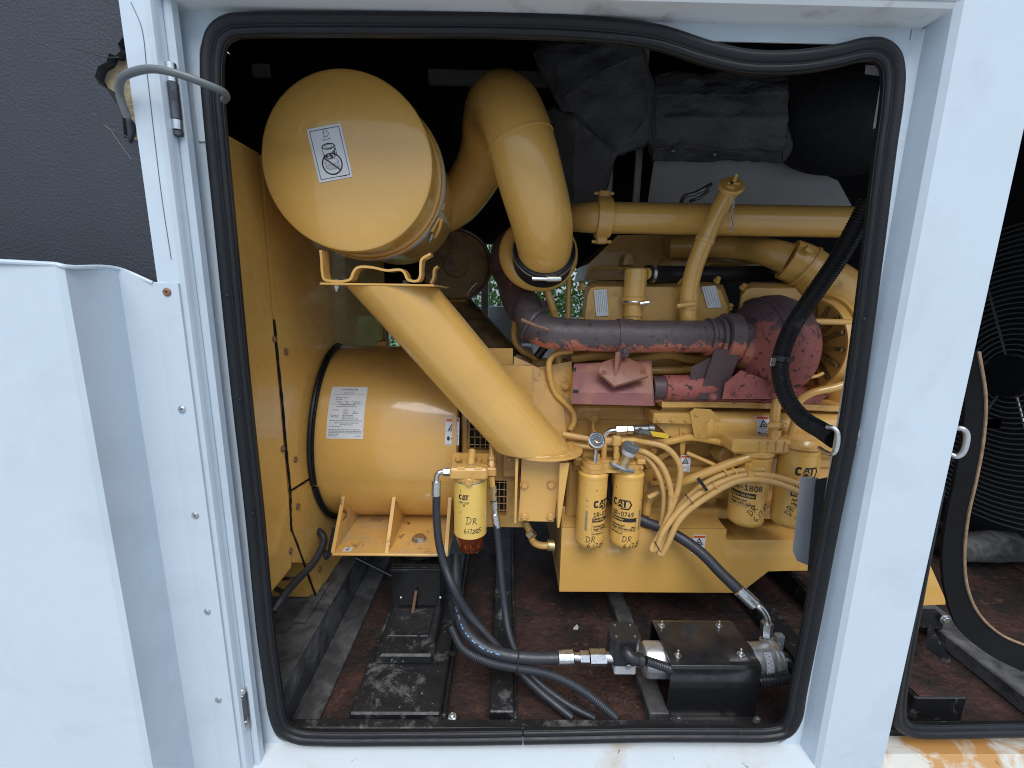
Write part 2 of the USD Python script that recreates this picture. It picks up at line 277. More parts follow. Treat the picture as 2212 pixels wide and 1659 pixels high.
ink = mat('black_print', (0.013, 0.013, 0.014), 0.45, var=0.05)
ink_grey = mat('grey_print', (0.16, 0.16, 0.17), 0.5, var=0.05)
orange = mat('orange_print', (0.55, 0.10, 0.02), 0.45, var=0.05)
blue_ink = mat('blue_print', (0.10, 0.25, 0.48), 0.5, var=0.05)
lever_yellow = mat('lever_vinyl', (0.70, 0.44, 0.03), 0.35, var=0.04)
brass = mat('worn_brass', (0.55, 0.42, 0.22), 0.35, metal=0.8, var=0.2, vscale=50, chips=[((0.06, 0.05, 0.04), 40.0, 0.62, 0.05)])
foil = mat('scraped_band_metal', (0.42, 0.52, 0.64), 0.4, metal=0.2, var=0.2, vscale=40, chips=[(YEL, 13.0, 0.56, 0.02, 0.75)])
amber = usdkit.material(stage, '/World/Looks/amber_bowl', {'p': ('principled_bsdf', {'base_color': (0.34, 0.075, 0.02), 'roughness': 0.10, 'transmission_weight': 0.88, 'ior': 1.46, 'coat_weight': 0.3})}, [], surface='p.BSDF')
gravel = mat('gravel', (0.36, 0.36, 0.35), 0.9, var=0.3, vscale=14, bump=(40, 0.8, 0.02), chips=[((0.30, 0.29, 0.27), 60.0, 0.58, 0.05)])
lawn = mat('grass_blades', (0.075, 0.15, 0.03), 0.6, var=0.4, vscale=3)
leafm = usdkit.material(stage, '/World/Looks/leaf', {'o': ('geometry', {}), 'r': ('rgb_ramp', {'ramp': [(0, (0.045, 0.10, 0.02)), (0.5, (0.09, 0.19, 0.035)), (1, (0.17, 0.29, 0.07))]}),
    'd': ('principled_bsdf', {'roughness': 0.5}), 't': ('translucent_bsdf', {}), 'm': ('mix_closure', {'fac': 0.35})},
    [('o.random_per_island', 'r.fac'), ('r.color', 'd.base_color'), ('r.color', 't.color'), ('d.BSDF', 'm.closure1'), ('t.BSDF', 'm.closure2')], surface='m.closure')
bark = mat('bark', (0.10, 0.075, 0.05), 0.9, var=0.3, vscale=20)
# ================================================================ SETTING
FZ = 0.0                                             # floor of the enclosure
obj('ground', bx((-14, -14, -0.72), (14, 2.9, -0.70)), gravel, kind='structure', smooth=False)
obj('lawn', bx((-30, 2.9, -0.76), (30, 40, -0.715)), lawn, kind='structure', smooth=False)
obj('floor', bx((-1.6, 0.02, -0.03), (3.4, 2.02, FZ)), rust_floor, kind='structure', smooth=False)
obj('ceiling', bx((-1.7, 0.021, 2.66), (3.5, 2.06, 2.72)), black_lining, kind='structure', smooth=False)
# far wall with the open hatch one sees daylight through
fx0, fx1, fz0, fz1 = -1.0, 0.64, 0.12, 1.585
obj('back_wall', [bx((-1.7, 2.02, -0.03), (fx0, 2.06, 2.66)), bx((fx1, 2.02, -0.03), (3.5, 2.06, 2.66)), bx((fx0, 2.02, fz1), (fx1, 2.06, 2.66)), bx((fx0, 2.02, -0.03), (fx1, 2.06, fz0)), bx((fx0, 2.021, 1.10), (-.285, 2.06, fz1 + .01))], black_lining, kind='structure', smooth=False)
obj('end_wall', bx((-1.72, 0.02, 0.0), (-1.70, 2.10, 2.66)), black_lining, kind='structure', smooth=False)
obj('end_wall', bx((3.5, 0.02, 0.0), (3.54, 2.10, 2.66)), black_lining, kind='structure', smooth=False)

# ---------------------------------------------------------------- white enclosure frame round the hatch
fr = thing('enclosure_frame', 'white painted steel frame of the enclosure round the open hatch and its black seal', 'frame', (0.1, 0, 0))
hx0, hx1, hz0, hz1 = -0.622, 0.803, 0.035, 1.7590
ZB = A(1700, 57, 0)[2]                               # underside of the top beam
XP = A(1915, 539, 0)[0]                              # reveal of the right pillar
YB = Az(1700, 8, ZB)[1]; YP = Ax(1966, 539, XP + 0.004)[1]
ZS = A(1200, 1604, 0)[2]; YS = -0.075
hole = sbox(hx0 + .05, hz0 + .05, hx1 - .05, hz1 - .05).buffer(.05, 6)
XJ = A(400, 333, 0)[0]
obj('flange', ext(sbox(XJ, ZS - .01, XP + .002, ZB + .002).difference(hole), V(0, 0, 0), EX, EZ, -0.003), white, fr, smooth=False)
obj('flange_seam', bx((XP - 0.028, -0.0008, hz1 + .01), (XP - 0.0265, -0.0002, ZB)), ink_grey, fr, smooth=False)
obj('top_beam', [bx((-0.80, YB, ZB + .002), (XP - .001, 0.02, ZB + 0.92), 0.006)], white_dirty, fr)
obj('top_beam', bx((-0.80, YB - 0.004, ZB + .010), (XP - .001, YB - 0.0005, ZB + 0.93), 0.0015), white, fr, label='front face of the top beam')
xr = A(2147, 596, YP)[0]
prof = [(XP, 0.06), (XP, -0.002), (XP + .010, YP + .010), (XP + .020, YP), (xr - .006, YP), (xr, YP + .006), (xr, 0.06)]
obj('pillar', ext(prof, V(0, 0, -0.25), EX, EY, 2.97), white, fr, smooth=20)
# the left jamb: a folded channel
j1, j2, j3, j4 = (A(u, 333, 0)[0] for u in (403, 394, 386, 378))
obj('jamb_channel', ext([(XJ, 0.0), (XJ - .004, -0.014), (XJ - .010, -0.016), (XJ - .014, -0.004), (XJ - .030, -0.004), (XJ - .034, -0.02), (XJ - .046, -0.02), (XJ - .05, 0.0), (XJ - .22, 0.0), (XJ - .22, 0.02), (XJ, 0.02)], V(0, 0, -0.25), EX, EY, 2.97), white, fr, smooth=20)
for k, (x0, x1) in enumerate([(-0.655, 0.893)]):
    s0, s1 = ZS - 0.004, ZS - 0.028
    obj('sill', hull([(XJ + .012, 0.02, s0), (XP + .0, 0.02, s0), (XJ + .012, -0.002, s0), (XP, -0.002, s0), (XJ - .010, YS, s1), (XP + .018, YS, s1), (XJ - .010, YS - .004, s1 - .004), (XP + .018, YS - .004, s1 - .004), (XJ - .010, YS - .004, -0.25), (XP + .018, YS - .004, -0.25), (XJ, .02, -0.25), (XP, .02, -.25)]), white_sill, fr, smooth=20)
s0 = A(2050, 1605, 0)[2]
obj('sill', hull([(xr + .004, 0.02, s0), (3.2, 0.02, s0), (xr + .002, -.03, s0), (3.2, -.03, s0), (xr - .012, YS, s0 - .03), (3.2, YS, s0 - .03), (xr - .012, YS, -0.25), (3.2, YS, -.25)]), rust_sill, fr, smooth=20, label='rust stained sill right of the pillar')
obj('sill_edge', bx((xr - .014, YS - .004, s0 - .040), (3.2, YS, s0 - .031), .001), white, fr)
obj('front_panel', bx((-1.72, .005, -.25), (XJ - .19, .0195, 2.66), .001), white, fr); obj('front_panel', bx((3.19, .005, -.25), (3.5, .0195, 2.66), .001), white, fr)
obj('header', bx((xr + .001, 0.004, 1.80), (3.2, 0.03, 2.70)), white, fr)
obj('inner_curb', [bx((-1.2, 0.024, FZ + .001), (3.3, 0.052, 0.062)), bx((-1.2, 0.052, FZ + .001), (3.3, 0.085, 0.008))], black_dusty, fr, smooth=False)
for u, v in [(1465, 1553), (1634, 1554)]: obj('bolt', hexbolt(A(u, v, 0.0225), -EY, .008, .005), steel_dark, fr)

# ---------------------------------------------------------------- rubber seals
pr = unary_union([sbox(-.021, -.004, .020, .005), Point(-.008, .006).buffer(.0125), Point(.011, .005).buffer(.0075)]).buffer(.002).buffer(-.002)
pr = np.array(pr.exterior.coords)[:-1][::2]
def seal(path, closed): return sweep(path, pr * [1, 1], closed, up=None) if False else seal_sweep(path, closed)
def seal_sweep(path, closed):
    p = np.asarray(path); t = np.roll(p, -1, 0) - np.roll(p, 1, 0) if closed else np.gradient(p, axis=0)
    t /= np.linalg.norm(t, axis=1, keepdims=True); o = np.cross(t, -EY); n, m = len(p), len(pr)   # path runs clockwise as seen from outside: o points out of the opening
    v = (p[:, None] + pr[None, :, :1] * o[:, None] - pr[None, :, 1:] * EY).reshape(-1, 3)
    i, j = np.meshgrid(np.arange(n if closed else n - 1), np.arange(m), indexing='ij'); k = (i + 1) % n; l = (j + 1) % m
    q = np.stack([i * m + j, i * m + l, k * m + l, k * m + j], -1).reshape(-1, 4)
    return trimesh.Trimesh(v, np.vstack([q[:, [0, 1, 2]], q[:, [0, 2, 3]]]), process=False)
gp = pl(-0.004, (1128, 1587), (1000, 1589), (860, 1590), (700, 1590), (648, 1586), (615, 1570), (600, 1535), (592, 1480), (577, 1373), (552, 1106), (521, 820), (487, 467), (468, 267), (461, 170), (463, 120), (474, 82), (500, 62), (540, 57), (700, 55), (900, 56), (1100, 58), (1280, 66), (1417, 83), (1525, 117), (1600, 134), (1660, 138), (1740, 134), (1810, 122), (1862, 110), (1895, 112), (1917, 130), (1925, 165), (1921, 230),
        (1908, 324), (1882, 539), (1858, 730), (1831, 920), (1790, 1130), (1751, 1339), (1722, 1490), (1712, 1545), (1694, 1572), (1660, 1581), (1560, 1582), (1400, 1582), (1250, 1585), (1131, 1587))
gs = thing('hatch_seal', 'black rubber bulb seal round the hatch opening, sagging loose at its top right', 'rubber seal', A(1128, 1587, 0))
obj('seal_strip', seal_sweep(spline(gp, 10), False), rubber, gs, smooth=50)
for u, v in [(490, 640), (517, 865), (545, 1110), (566, 1440), (1868, 690), (1600, 1585), (985, 1590), (1700, 1576)]: obj('clip', dome(A(u, v, -0.023), -EY, .004), rubber, gs)
g2 = seal_sweep(spline(pl(-0.004, (2900, 1570), (2212, 1572), (1990, 1575), (1965, 1572), (1945, 1560), (1938, 1530), (1975, 1290), (2020, 1050)), 10), False)
obj('hatch_seal', g2, rubber, smooth=50, label='black rubber seal along the sill of the opening right of the pillar', category='rubber seal')

# ---------------------------------------------------------------- hatch door, folded back to the left
YD = -0.075
dr = thing('hatch_door', 'white hatch door swung open at the left, its inner side lined with black foam over a white cover', 'door', A(300, 1650, YD))
e0, e1 = A(272, 200, YD)[0], A(366, 333, YD)[0]
e0 = A(302, 333, YD)[0]
obj('edge_frame', ext([(e0, 0.0), (e1 - .012, 0.0), (e1 - .004, .005), (e1, .016), (e1, .05), (e0, .05)], V(0, YD, -0.3), EX, EY, 2.5), white, dr, smooth=20)
obj('edge_lip', ext([(e1 + .001, .030), (e1 + .010, .026), (e1 + .016, .032), (e1 + .016, .05), (e1 + .001, .05)], V(0, YD, -0.3), EX, EY, 2.5), white, dr, smooth=20)
tear = Polygon([(p[0], p[2]) for p in pl(YD + .02, (330, 82), (300, 86), (274, 84), (262, 100), (268, 115), (258, 125), (243, 120), (238, 138), (220, 148), (213, 170), (222, 186), (238, 196), (248, 212), (262, 232), (271, 252), (276, 300), (330, 312))])
fw = sbox(-2.6, -0.3, e0 - .0005, 2.2)
obj('foam_lining', ext(fw.difference(tear), V(0, YD + .012, 0), EX, EZ, -0.03), foam, dr, smooth=False)
fc = fine(ext(tear.buffer(-.0015), V(0, YD + .030, 0), EX, EZ, -0.012), .01); v = np.array(fc.vertices); v[:, 1] += .006 * (meshkit.noise(v * 60) - .5); fc.vertices = v
obj('torn_foam', fc, foam_core, dr)
obj('foam_flap', tube(pl(YD + .010, (274, 252), (283, 268), (284, 290), (278, 306)), [.003, .007, .006, .002], 8), foam, dr)
for k, q in enumerate([[(258, 124), (230, 124), (200, 116), (180, 110), (160, 104)], [(276, 296), (262, 290), (240, 282), (222, 270), (205, 268)], [(284, 345), (262, 315), (245, 290), (225, 262)]]):
    obj('crease', tube(pl(YD + .0125, *q), [.0012] * (len(q) - 1) + [.0004], 6), ink, dr)
# the folded white cover over the lower half
zc = A(325, 611, YD - .004)[2]
c0, c1, c2, c3 = A(127, 580, YD - .145)[0], A(258, 606, YD - .030)[0], A(328, 611, YD - .006)[0], A(384, 611, YD - .006)[0]
cv = [(-2.6, YD - .145), (c0 - .006, YD - .145), (c0 + .004, YD - .139), (c1, YD - .030), (c2, YD - .006), (c3, YD - .006), (c3, YD - .0005), (c2 - .004, YD - .0005), (c1 - .002, YD - .022), (c0 - .004, YD - .130), (-2.6, YD - .136)]
zl, zm = A(0, 566, YD - .145)[2], A(125, 571, YD - .145)[2]; ztop_ = lambda x: np.interp(x, [-2.6, A(0, 566, YD - .145)[0], c0, c2], [zl + .01, zl, zm, zc])
cm = ext(cv, V(0, 0, -0.4), EX, EY, zc + .4); v = np.array(cm.vertices); v[:, 2] = np.where(v[:, 2] > .5, ztop_(v[:, 0]), v[:, 2]); cm.vertices = v
obj('cover', cm, white, dr, smooth=12)
lip = spline([V(x, y, ztop_(x)) for x, y in [(-2.6, YD - .143), (c0 - .01, YD - .143), (c0 + .006, YD - .136), (c1, YD - .028), (c2, YD - .005)]], 6)
obj('cover_rim', tube(lip, .004, 8, straight=True), white, dr)
for k, (u, v) in enumerate([(361, 631), (393, 884), (422, 1113), (448, 1321), (472, 1512)]):
    rv = obj('rivet', lathe([(0, .0085), (.002, .0078), (.0035, .005), (.0032, .0026), (.0012, .002)], A(u, v, YD - .0062), -EY, 20), rusty_bolt if k == 0 else zinc, dr, label='rusted rivet' if k == 0 else None)
    obj('rivet_hole', cyl(A(u, v, YD - .0076), A(u, v, YD - .0079), .002, 10), ink, dr)
for u, v in [(299, 630), (335, 880), (365, 1111), (396, 1334), (421, 1521)]:
    obj('dimple', lathe([(0, .010), (.0012, .0085)], A(u, v, YD - .014), unit(V(.32, -1, 0)), 18), white, dr)
scr = spline(pl(YD - .0002, (283, 5), (306, 60), (318, 160), (334, 300), (350, 430), (370, 560)), 6)
obj('scratch', tube(scr, [.0009] * len(scr), 5, straight=True), grey_vinyl, dr)

# hinges and the bent cable
for k, (hu, lv, lab) in enumerate([((368, 136, 386, 292), 0, 'upper steel pin hinge of the hatch door beside the bent grey cable'), ((523, 1486, 533, 1572), 1, 'lower black pin hinge of the hatch door near the sill')]):
    t, b = A(hu[0], hu[1], -.052), A(hu[2], hu[3], -.052)
    h = thing('hinge', lab, 'hinge', b)
    L = lambda s: t + (b - t) * s
    if k == 0:
        obj('knuckle', cyl(L(0), L(.27), .0095, 18, .001), zinc, h); obj('knuckle', cyl(L(.275), L(.78), .0098, 18, .001), chrome_dark, h, label='dark middle knuckle')
        obj('knuckle', cyl(L(.785), L(.93), .0095, 18, .001), zinc, h); obj('knuckle', cyl(L(.935), L(1.02), .009, 18, .002), chrome_dark, h)
    else:
        obj('knuckle', cyl(L(0), L(.12), .0085, 18, .001), zinc, h); obj('knuckle', cyl(L(.13), L(.76), .010, 18, .001), chrome_dark, h); obj('knuckle', cyl(L(.77), L(1), .010, 18, .002), chrome_dark, h)
    obj('leaf', bx(V(max(L(0)[0], L(1)[0]) + .004, -.003, L(1)[2] + .004), V(max(L(0)[0], L(1)[0]) + .022, -.0006, L(0)[2] - .004), .001), white, h)
    for u, v, m in ([(393, 199, zinc), (400, 259, rusty_bolt), (356, 165, ink), (364, 229, ink)] if k == 0 else [(538, 1493, rusty_bolt), (541, 1530, rusty_bolt), (522, 1535, ink), (525, 1568, ink)]):
        obj('screw', lathe([(0, .007), (.0025, .0055)], A(u, v, -.0215 if u > 385 and k == 0 else -.022), -EY, 14), m, h)
cab = p3((276, 255, -.080), (268, 235, -.085), (258, 200, -.092), (263, 170, -.105), (290, 155, -.115), (330, 149, -.118), (385, 160, -.115), (440, 180, -.10), (480, 197, -.080), (489, 208, -.055), (484, 216, -.03))
obj('bent_cable', tube(cab, .0068, 12, 10), grey_vinyl, label='bent grey vinyl covered cable looped over the door edge and upper hinge', category='cable')

# ---------------------------------------------------------------- daylight beyond the far hatch
post = thing('outer_post', 'pale post and rail seen through the far hatch beyond the turbocharger', 'post', A(1046, 700, 1.99) - V(0, 0, 0))
px = A(1046, 600, 2.0)[0]
obj('upright', bx((px - .026, 2.10, fz0), (px + .026, 2.14, 1.56), .003), pale_panel, post)
obj('rail', hull([A(1022, 536, 2.09), A(1060, 552, 2.09), A(1060, 562, 2.09), A(1022, 548, 2.09), A(1022, 536, 2.13), A(1060, 552, 2.13), A(1060, 562, 2.13), A(1022, 548, 2.13)]), pale_panel, post)
obj('neighbouring_wall', bx((A(1005, 700, 2.2)[0], 2.2, -.2), (A(1150, 700, 2.2)[0], 2.23, A(1060, 661, 2.2)[2]), .003), pale_panel, label='pale grey panel standing behind the engine, seen past the diagonal tube', category='wall')
obj('far_gate', [bx((A(826, 700, 2.1)[0], 2.1, -.2), (A(838, 700, 2.1)[0], 2.15, 1.2), .003), bx((A(861, 700, 2.1)[0], 2.1, -.2), (A(866, 700, 2.1)[0], 2.15, 1.2), .003), bx((A(826, 700, 2.1)[0], 2.1, A(840, 757, 2.1)[2]), (A(866, 700, 2.1)[0], 2.15, A(840, 763, 2.1)[2]), .003)], pale_panel, label='white frame in the small bright gap left of the diagonal tube', category='gate')
def bush(name, label, c, R, n, seed):
    r = np.random.default_rng(seed); t = thing(name, label, 'bush', (c[0], c[1], -0.72), 'leafy bushes beyond the far hatch')
    d = r.normal(size=(n, 3)); d /= np.linalg.norm(d, axis=1, keepdims=True); p = d * (r.random((n, 1)) ** .35) * R * (.8 + .4 * meshkit.noise(d * 3, seed)[:, None]) + np.array(c)
    a = r.normal(size=(n, 3)); a /= np.linalg.norm(a, axis=1, keepdims=True); b = np.cross(a, r.normal(size=(n, 3))); b /= np.linalg.norm(b, axis=1, keepdims=True)
    s = (.025 + .03 * r.random((n, 1))) * np.ones(3)
    v = np.stack([p - a * s, p + b * s * .5, p + a * s, p - b * s * .5], 1).reshape(-1, 3); k = np.arange(n)[:, None] * 4
    obj('foliage', trimesh.Trimesh(v, np.vstack([k + [0, 1, 2], k + [0, 2, 3]]), process=False), leafm, t, smooth=False)
    obj('stem', [tube([(c[0] + dx, c[1], -.72), (c[0] + dx * 3, c[1] + .05, c[2]), (c[0] + dx * 6, c[1], c[2] + R[2] * .7)], [.03, .02, .008], 6) for dx in (-.05, .02, .07)], bark, t)
bush('bush', 'large leafy bush behind the pale post beyond the far hatch', (-.35, 5.6, .9), np.array([1.5, .8, 1.6]), 9000, 3)
bush('bush', 'leafy bush showing green right of the turbocharger inlet', (1.6, 5.9, .8), np.array([1.5, .8, 1.7]), 9000, 5)
bush('bush', 'leafy bush glimpsed in the gap left of the diagonal tube', (-2.6, 5.4, .5), np.array([1.1, .8, 1.3]), 5000, 9)
# ================================================================ BASE RAILS
def rail(name, label, lo, hi, m=black_dusty):
    t = thing(name, label, 'steel rail', (lo[0], lo[1], FZ)); obj('web', bx(lo, hi, .004), m, t, smooth=20); return t
# left skid channel: top flange, web, lower flange
t = thing('skid_channel', 'grey dusty steel skid channel running inward at the left of the floor', 'steel rail', (-.71, .06, FZ))
obj('web', bx((-.640, .06, FZ), (-.624, 2.0, .150), .002), grey_dusty, t)
obj('lower_flange', bx((-.623, .06, FZ), (-.540, 2.0, .014), .003), grey_dusty, t)
obj('top_flange', bx((-1.3, .06, .151), (-.618, 2.0, .160), .003), grey_dusty, t)
# the black beam under the generator foot: stepped mount
bX0, bX1 = -.436, -.176
t = thing('mount_beam', 'black dusty stepped steel beam under the generator foot, paint worn grey', 'beam', (-.33, .07, FZ))
obj('beam', bx((bX0, .056, FZ), (bX1, 1.9, .075), .005), black_dusty, t, smooth=20)
obj('step_plate', bx((bX0 + .025, .225, .0755), (bX1 - .050, .47, .112), .006), black_dusty, t, smooth=20)
obj('step_plate', bx((bX0 + .045, .30, .1125), (bX1 - .075, .43, .118), .002), black_dusty, t, smooth=20)
obj('side_bar', bx((bX1 + .001, .075, FZ), (bX1 + .012, 1.9, .05), .002), black_dusty, t)
for u, v in [(905, 1370), (817, 1413), (913, 1400), (978, 1413)]: obj('bolt_hole', lathe([(0, .009), (.002, .0085), (.0022, .006), (.0005, .005)], Az(u, v, .1185 if v < 1405 else .1125), EZ, 16), ink, t)
obj('stop_bracket', [bx(A(918, 1566, .07), A(975, 1545, .10), .003), bx(A(924, 1540, .085), A(958, 1560, .092) + V(0, 0, .01), .002)], black_dusty, t)
obj('bolt', hexbolt(A(977, 1549, .075), V(0, -.3, 1), .009, .012, tip=.008), zinc, t)
iso = thing('vibration_mount', 'black channel mount standing on the stepped beam below the yellow foot', 'mount', (-.33, .46, .09))
x0, x1 = A(848, 1300, .44)[0], A(952, 1300, .44)[0]; z0, z1 = A(900, 1328, .44)[2], A(900, 1212, .46)[2]
obj('channel_face', bx((x0, .44, z0), (x1, .448, z1 - .012), .002), black_gloss, iso)
obj('channel_top', bx((x0, .44, z1 - .0115), (x1, .62, z1), .003), black_gloss, iso)
obj('channel_side', bx((x0, .449, z0), (x0 + .008, .62, z1 - .012), .002), black_gloss, iso); obj('channel_side', bx((x1 - .008, .449, z0), (x1, .62, z1 - .012), .002), black_gloss, iso)
obj('pad', cyl((.5 * (x0 + x1), .53, z1 + .0005), (.5 * (x0 + x1), .53, z1 + .030), .075, 28, .006), rubber, iso)
obj('rim', bx((x0 - .002, .436, z1 - .03), (x1 + .002, .4395, z1 - .018), .001), black_dusty, iso)
for u in (866, 951): obj('hole', cyl(A(u, 1491 * .8641 + 2, .4385), A(u, 1491 * .8641 + 2, .4395), .0035, 10), steel_dark, iso)
obj('adjusting_rod', tube([A(899, 1277, .425), A(884, 1369, .40)], .0055, 10), rusty_bolt, iso)
# cross beams on the rusty floor right of it
for k, (xa, xb, h, lab) in enumerate([(-.035, .035, .045, 'narrow black floor rail beside the hoses, left of the oil pan'), (.44, .50, .04, 'pale worn floor rail under the oil pan, behind the black pump cover'), (1.0, 1.08, .05, 'black floor rail at the far right of the hatch floor')]):
    t = thing('floor_rail', lab, 'steel rail', (xa, .09, FZ)); obj('web', bx((xa, .09, FZ), (xb, 1.95, h), .003), grey_dusty if k == 1 else black_dusty, t)
    obj('edge', bx((xb, .09, FZ), (xb + .012, 1.95, h * .5), .002), black_dusty, t)
t = thing('cross_tube', 'thin black rod running down behind the generator foot', 'rod', A(845, 1240, .5)); obj('rod', tube(pl(.62, (770, 1205), (850, 1245)), .008, 8), black_gloss, t)
# scale and flakes of rust lying on the floor
r = np.random.default_rng(5); fl = []
for k in range(260):
    u, v = r.uniform(1215, 1440), r.uniform(1390, 1540); p = Az(u, v, .001); q = r.normal(size=(6, 3)) * [.006, .006, .0018] * r.uniform(.5, 1.8); q[:, 2] = abs(q[:, 2]); fl.append(hull(q + p))
for k in range(60):
    u, v = r.uniform(1190, 1600), r.uniform(1290, 1390); p = Az(u, v, .001); q = r.normal(size=(6, 3)) * [.004, .004, .0015] * r.uniform(.5, 1.5); q[:, 2] = abs(q[:, 2]); fl.append(hull(q + p))
obj('rust_flakes', fl, rust_floor, smooth=False, kind='stuff', label='loose flakes of rust scattered on the floor below the pump', category='rust flakes')
obj('paint_chip', hull(np.vstack([q := Az(1245, 1355, .001) + r.normal(size=(9, 3)) * [.012, .008, .0005], q + [0, 0, .001]])), grey_panel, label='pale grey paint chip on the rusty floor left of the pump', category='paint chip', smooth=False)

# ================================================================ GENERATOR
XG = -.68
gb = thing('generator_cabinet', 'tall yellow sheet metal generator cabinet at the left, its side facing the barrel', 'cabinet', (XG, .8, .16))
sh = Ax(628, 1106, XG); zt = 1.62
q = [Ax(588, 1276, XG), Ax(631, 1222, XG)]
zb0 = q[0][2]; YF = Ax(684, 1293, XG)[1]
front = [(.03, zt), (.03, zb0 + .06), (q[0][1] - .03, zb0), (q[1][1] - .006, q[1][2]), (sh[1] - .007, sh[2]), (Ax(590, 673, XG)[1] - .007, 1.45), (Ax(590, 673, XG)[1] - .004, zt)]
obj('front_panel', ext(front, V(XG - .03, 0, 0), EY, EZ, .030), yellow, gb, smooth=20)
d0, d1 = Ax(696, 1018, XG), Ax(628, 1058, XG)
sm_ = lambda *uv: (lambda q: tube(np.array([p + V(0, .0012 * math.sin(31 * k), 0) for k, p in enumerate(q)]), [.0026 + .0014 * abs(math.sin(7.3 * k)) for k in range(len(q))], 6, 2))(np.concatenate([np.linspace(Ax(*uv[k], XG), Ax(*uv[k + 1], XG), 14)[k > 0:] for k in range(len(uv) - 1)]))
obj('gap_shade_strip', sm_((592, 690), (611, 886), (627, 1060), (629, 1143), (684, 1291)), strip_rubber, gb); obj('gap_shade_strip', sm_((628, 1060), (694, 1019)), strip_rubber, gb)  # added black strips, standing for the dark of the open gap between panels
obj('side_panel', ext([(d1[1] + .003, d1[2]), (d1[1] + .003, zt), (1.45, zt), (1.45, d0[2]), (d0[1] + .05, d0[2])], V(XG - .025, 0, 0), EY, EZ, .0245), yellow, gb, smooth=20)
obj('lower_panel', ext([(d1[1] + .001, d1[2] - .006), (d0[1] + .05, d0[2] - .008), (1.45, d0[2] - .008), (1.45, .165), (YF, .165), (YF, .30), (q[1][1] + .004, q[1][2] + .01), (sh[1] + .002, sh[2])], V(XG - .025, 0, 0), EY, EZ, .024), yellow, gb, smooth=20)
obj('lower_front', bx((-1.25, YF - .004, .166), (XG - .0265, YF + .01, zb0 + .03), .002), yellow, gb)
obj('skirt', bx((-1.25, .06, zb0 - .004), (XG - .031, YF, zb0 + .004), .001), yellow, gb)
obj('core', [bx((-1.28, .06, zb0 + .005), (XG - .031, 1.45, zt - .01), .003), bx((-1.27, YF + .011, .17), (XG - .032, 1.44, zb0), .003)], black_lining, gb, smooth=False)
obj('end_edge', bx((XG - .03, 1.4505, .16), (XG + .012, 1.47, zt), .002), yellow, gb)
def gbolt(u, v, m=rusty_bolt): obj('screw', hexbolt(Ax(u, v, XG) + V(.0, 0, 0), EX, .008, .006), m, gb)
for u, v in [(592, 733), (617, 760), (610, 970), (638, 993), (643, 1094), (627, 1190), (690, 1290 - 60)]: gbolt(u, v)
for k in range(7): p = A(592 + k * 4, 1266 + k * 2, YF); obj('vent_slot', bx(V(p[0] - .006, YF - .0055, p[2] - .012), V(p[0] - .001, YF - .0042, p[2] + .012), .0005), ink, gb)
obj('foot_strip', bx((XG - .02, .30, .1635), (XG + .02, .50, .175), .002), grey_dusty, gb)
# barrel
GC, GR = V(0, .80, .69), .350
al = thing('generator', 'large yellow round generator barrel lying along the machine, with a white data plate', 'generator', (XG, .8, .34))
xr0 = -.165
obj('barrel', lathe([(0, GR - .004), (.004, GR), (xr0 - XG - .004, GR), (xr0 - XG, GR - .004)], (XG, GC[1], GC[2]), EX, 96), yellow, al, smooth=30)
obj('end_ring', lathe([(0, GR - .02), (.001, GR + .006), (.016, GR + .006), (.017, GR - .02)], (xr0 - .02, GC[1], GC[2]), EX, 96), yellow, al)
# rubber edge strip following the rim
ang = np.linspace(math.radians(200), math.radians(62), 30) ; rim = [V(XG + .012, GC[1] + (GR + .010) * math.cos(w), GC[2] + (GR + .010) * math.sin(w)) for w in ang[::-1]]
wr = np.linspace(math.radians(95), math.radians(196), 40); rim = [V(XG + .010 + .003 * math.sin(3 * w), GC[1] + (GR + .009) * math.cos(w), GC[2] + (GR + .009) * math.sin(w)) for w in wr]
rim2 = [V(XG + .010, GC[1] + (GR + .010) * math.cos(w), GC[2] + (GR + .010) * math.sin(w)) for w in np.linspace(math.radians(198), math.radians(262), 22)]
es = thing('edge_rubber', 'black rubber edging curved round the rim of the generator barrel', 'rubber edging', rim[20])
obj('strip', tube(rim, .0085, 8, 3), rubber, es); obj('strip', tube(rim2, .0075, 8, 3), rubber, es)
obj('lip', tube([p + V(.011, 0, 0) for p in rim], .0042, 6, 3), rubber, es); obj('lip', tube([p + V(.011, 0, 0) for p in rim2], .0040, 6, 3), rubber, es)
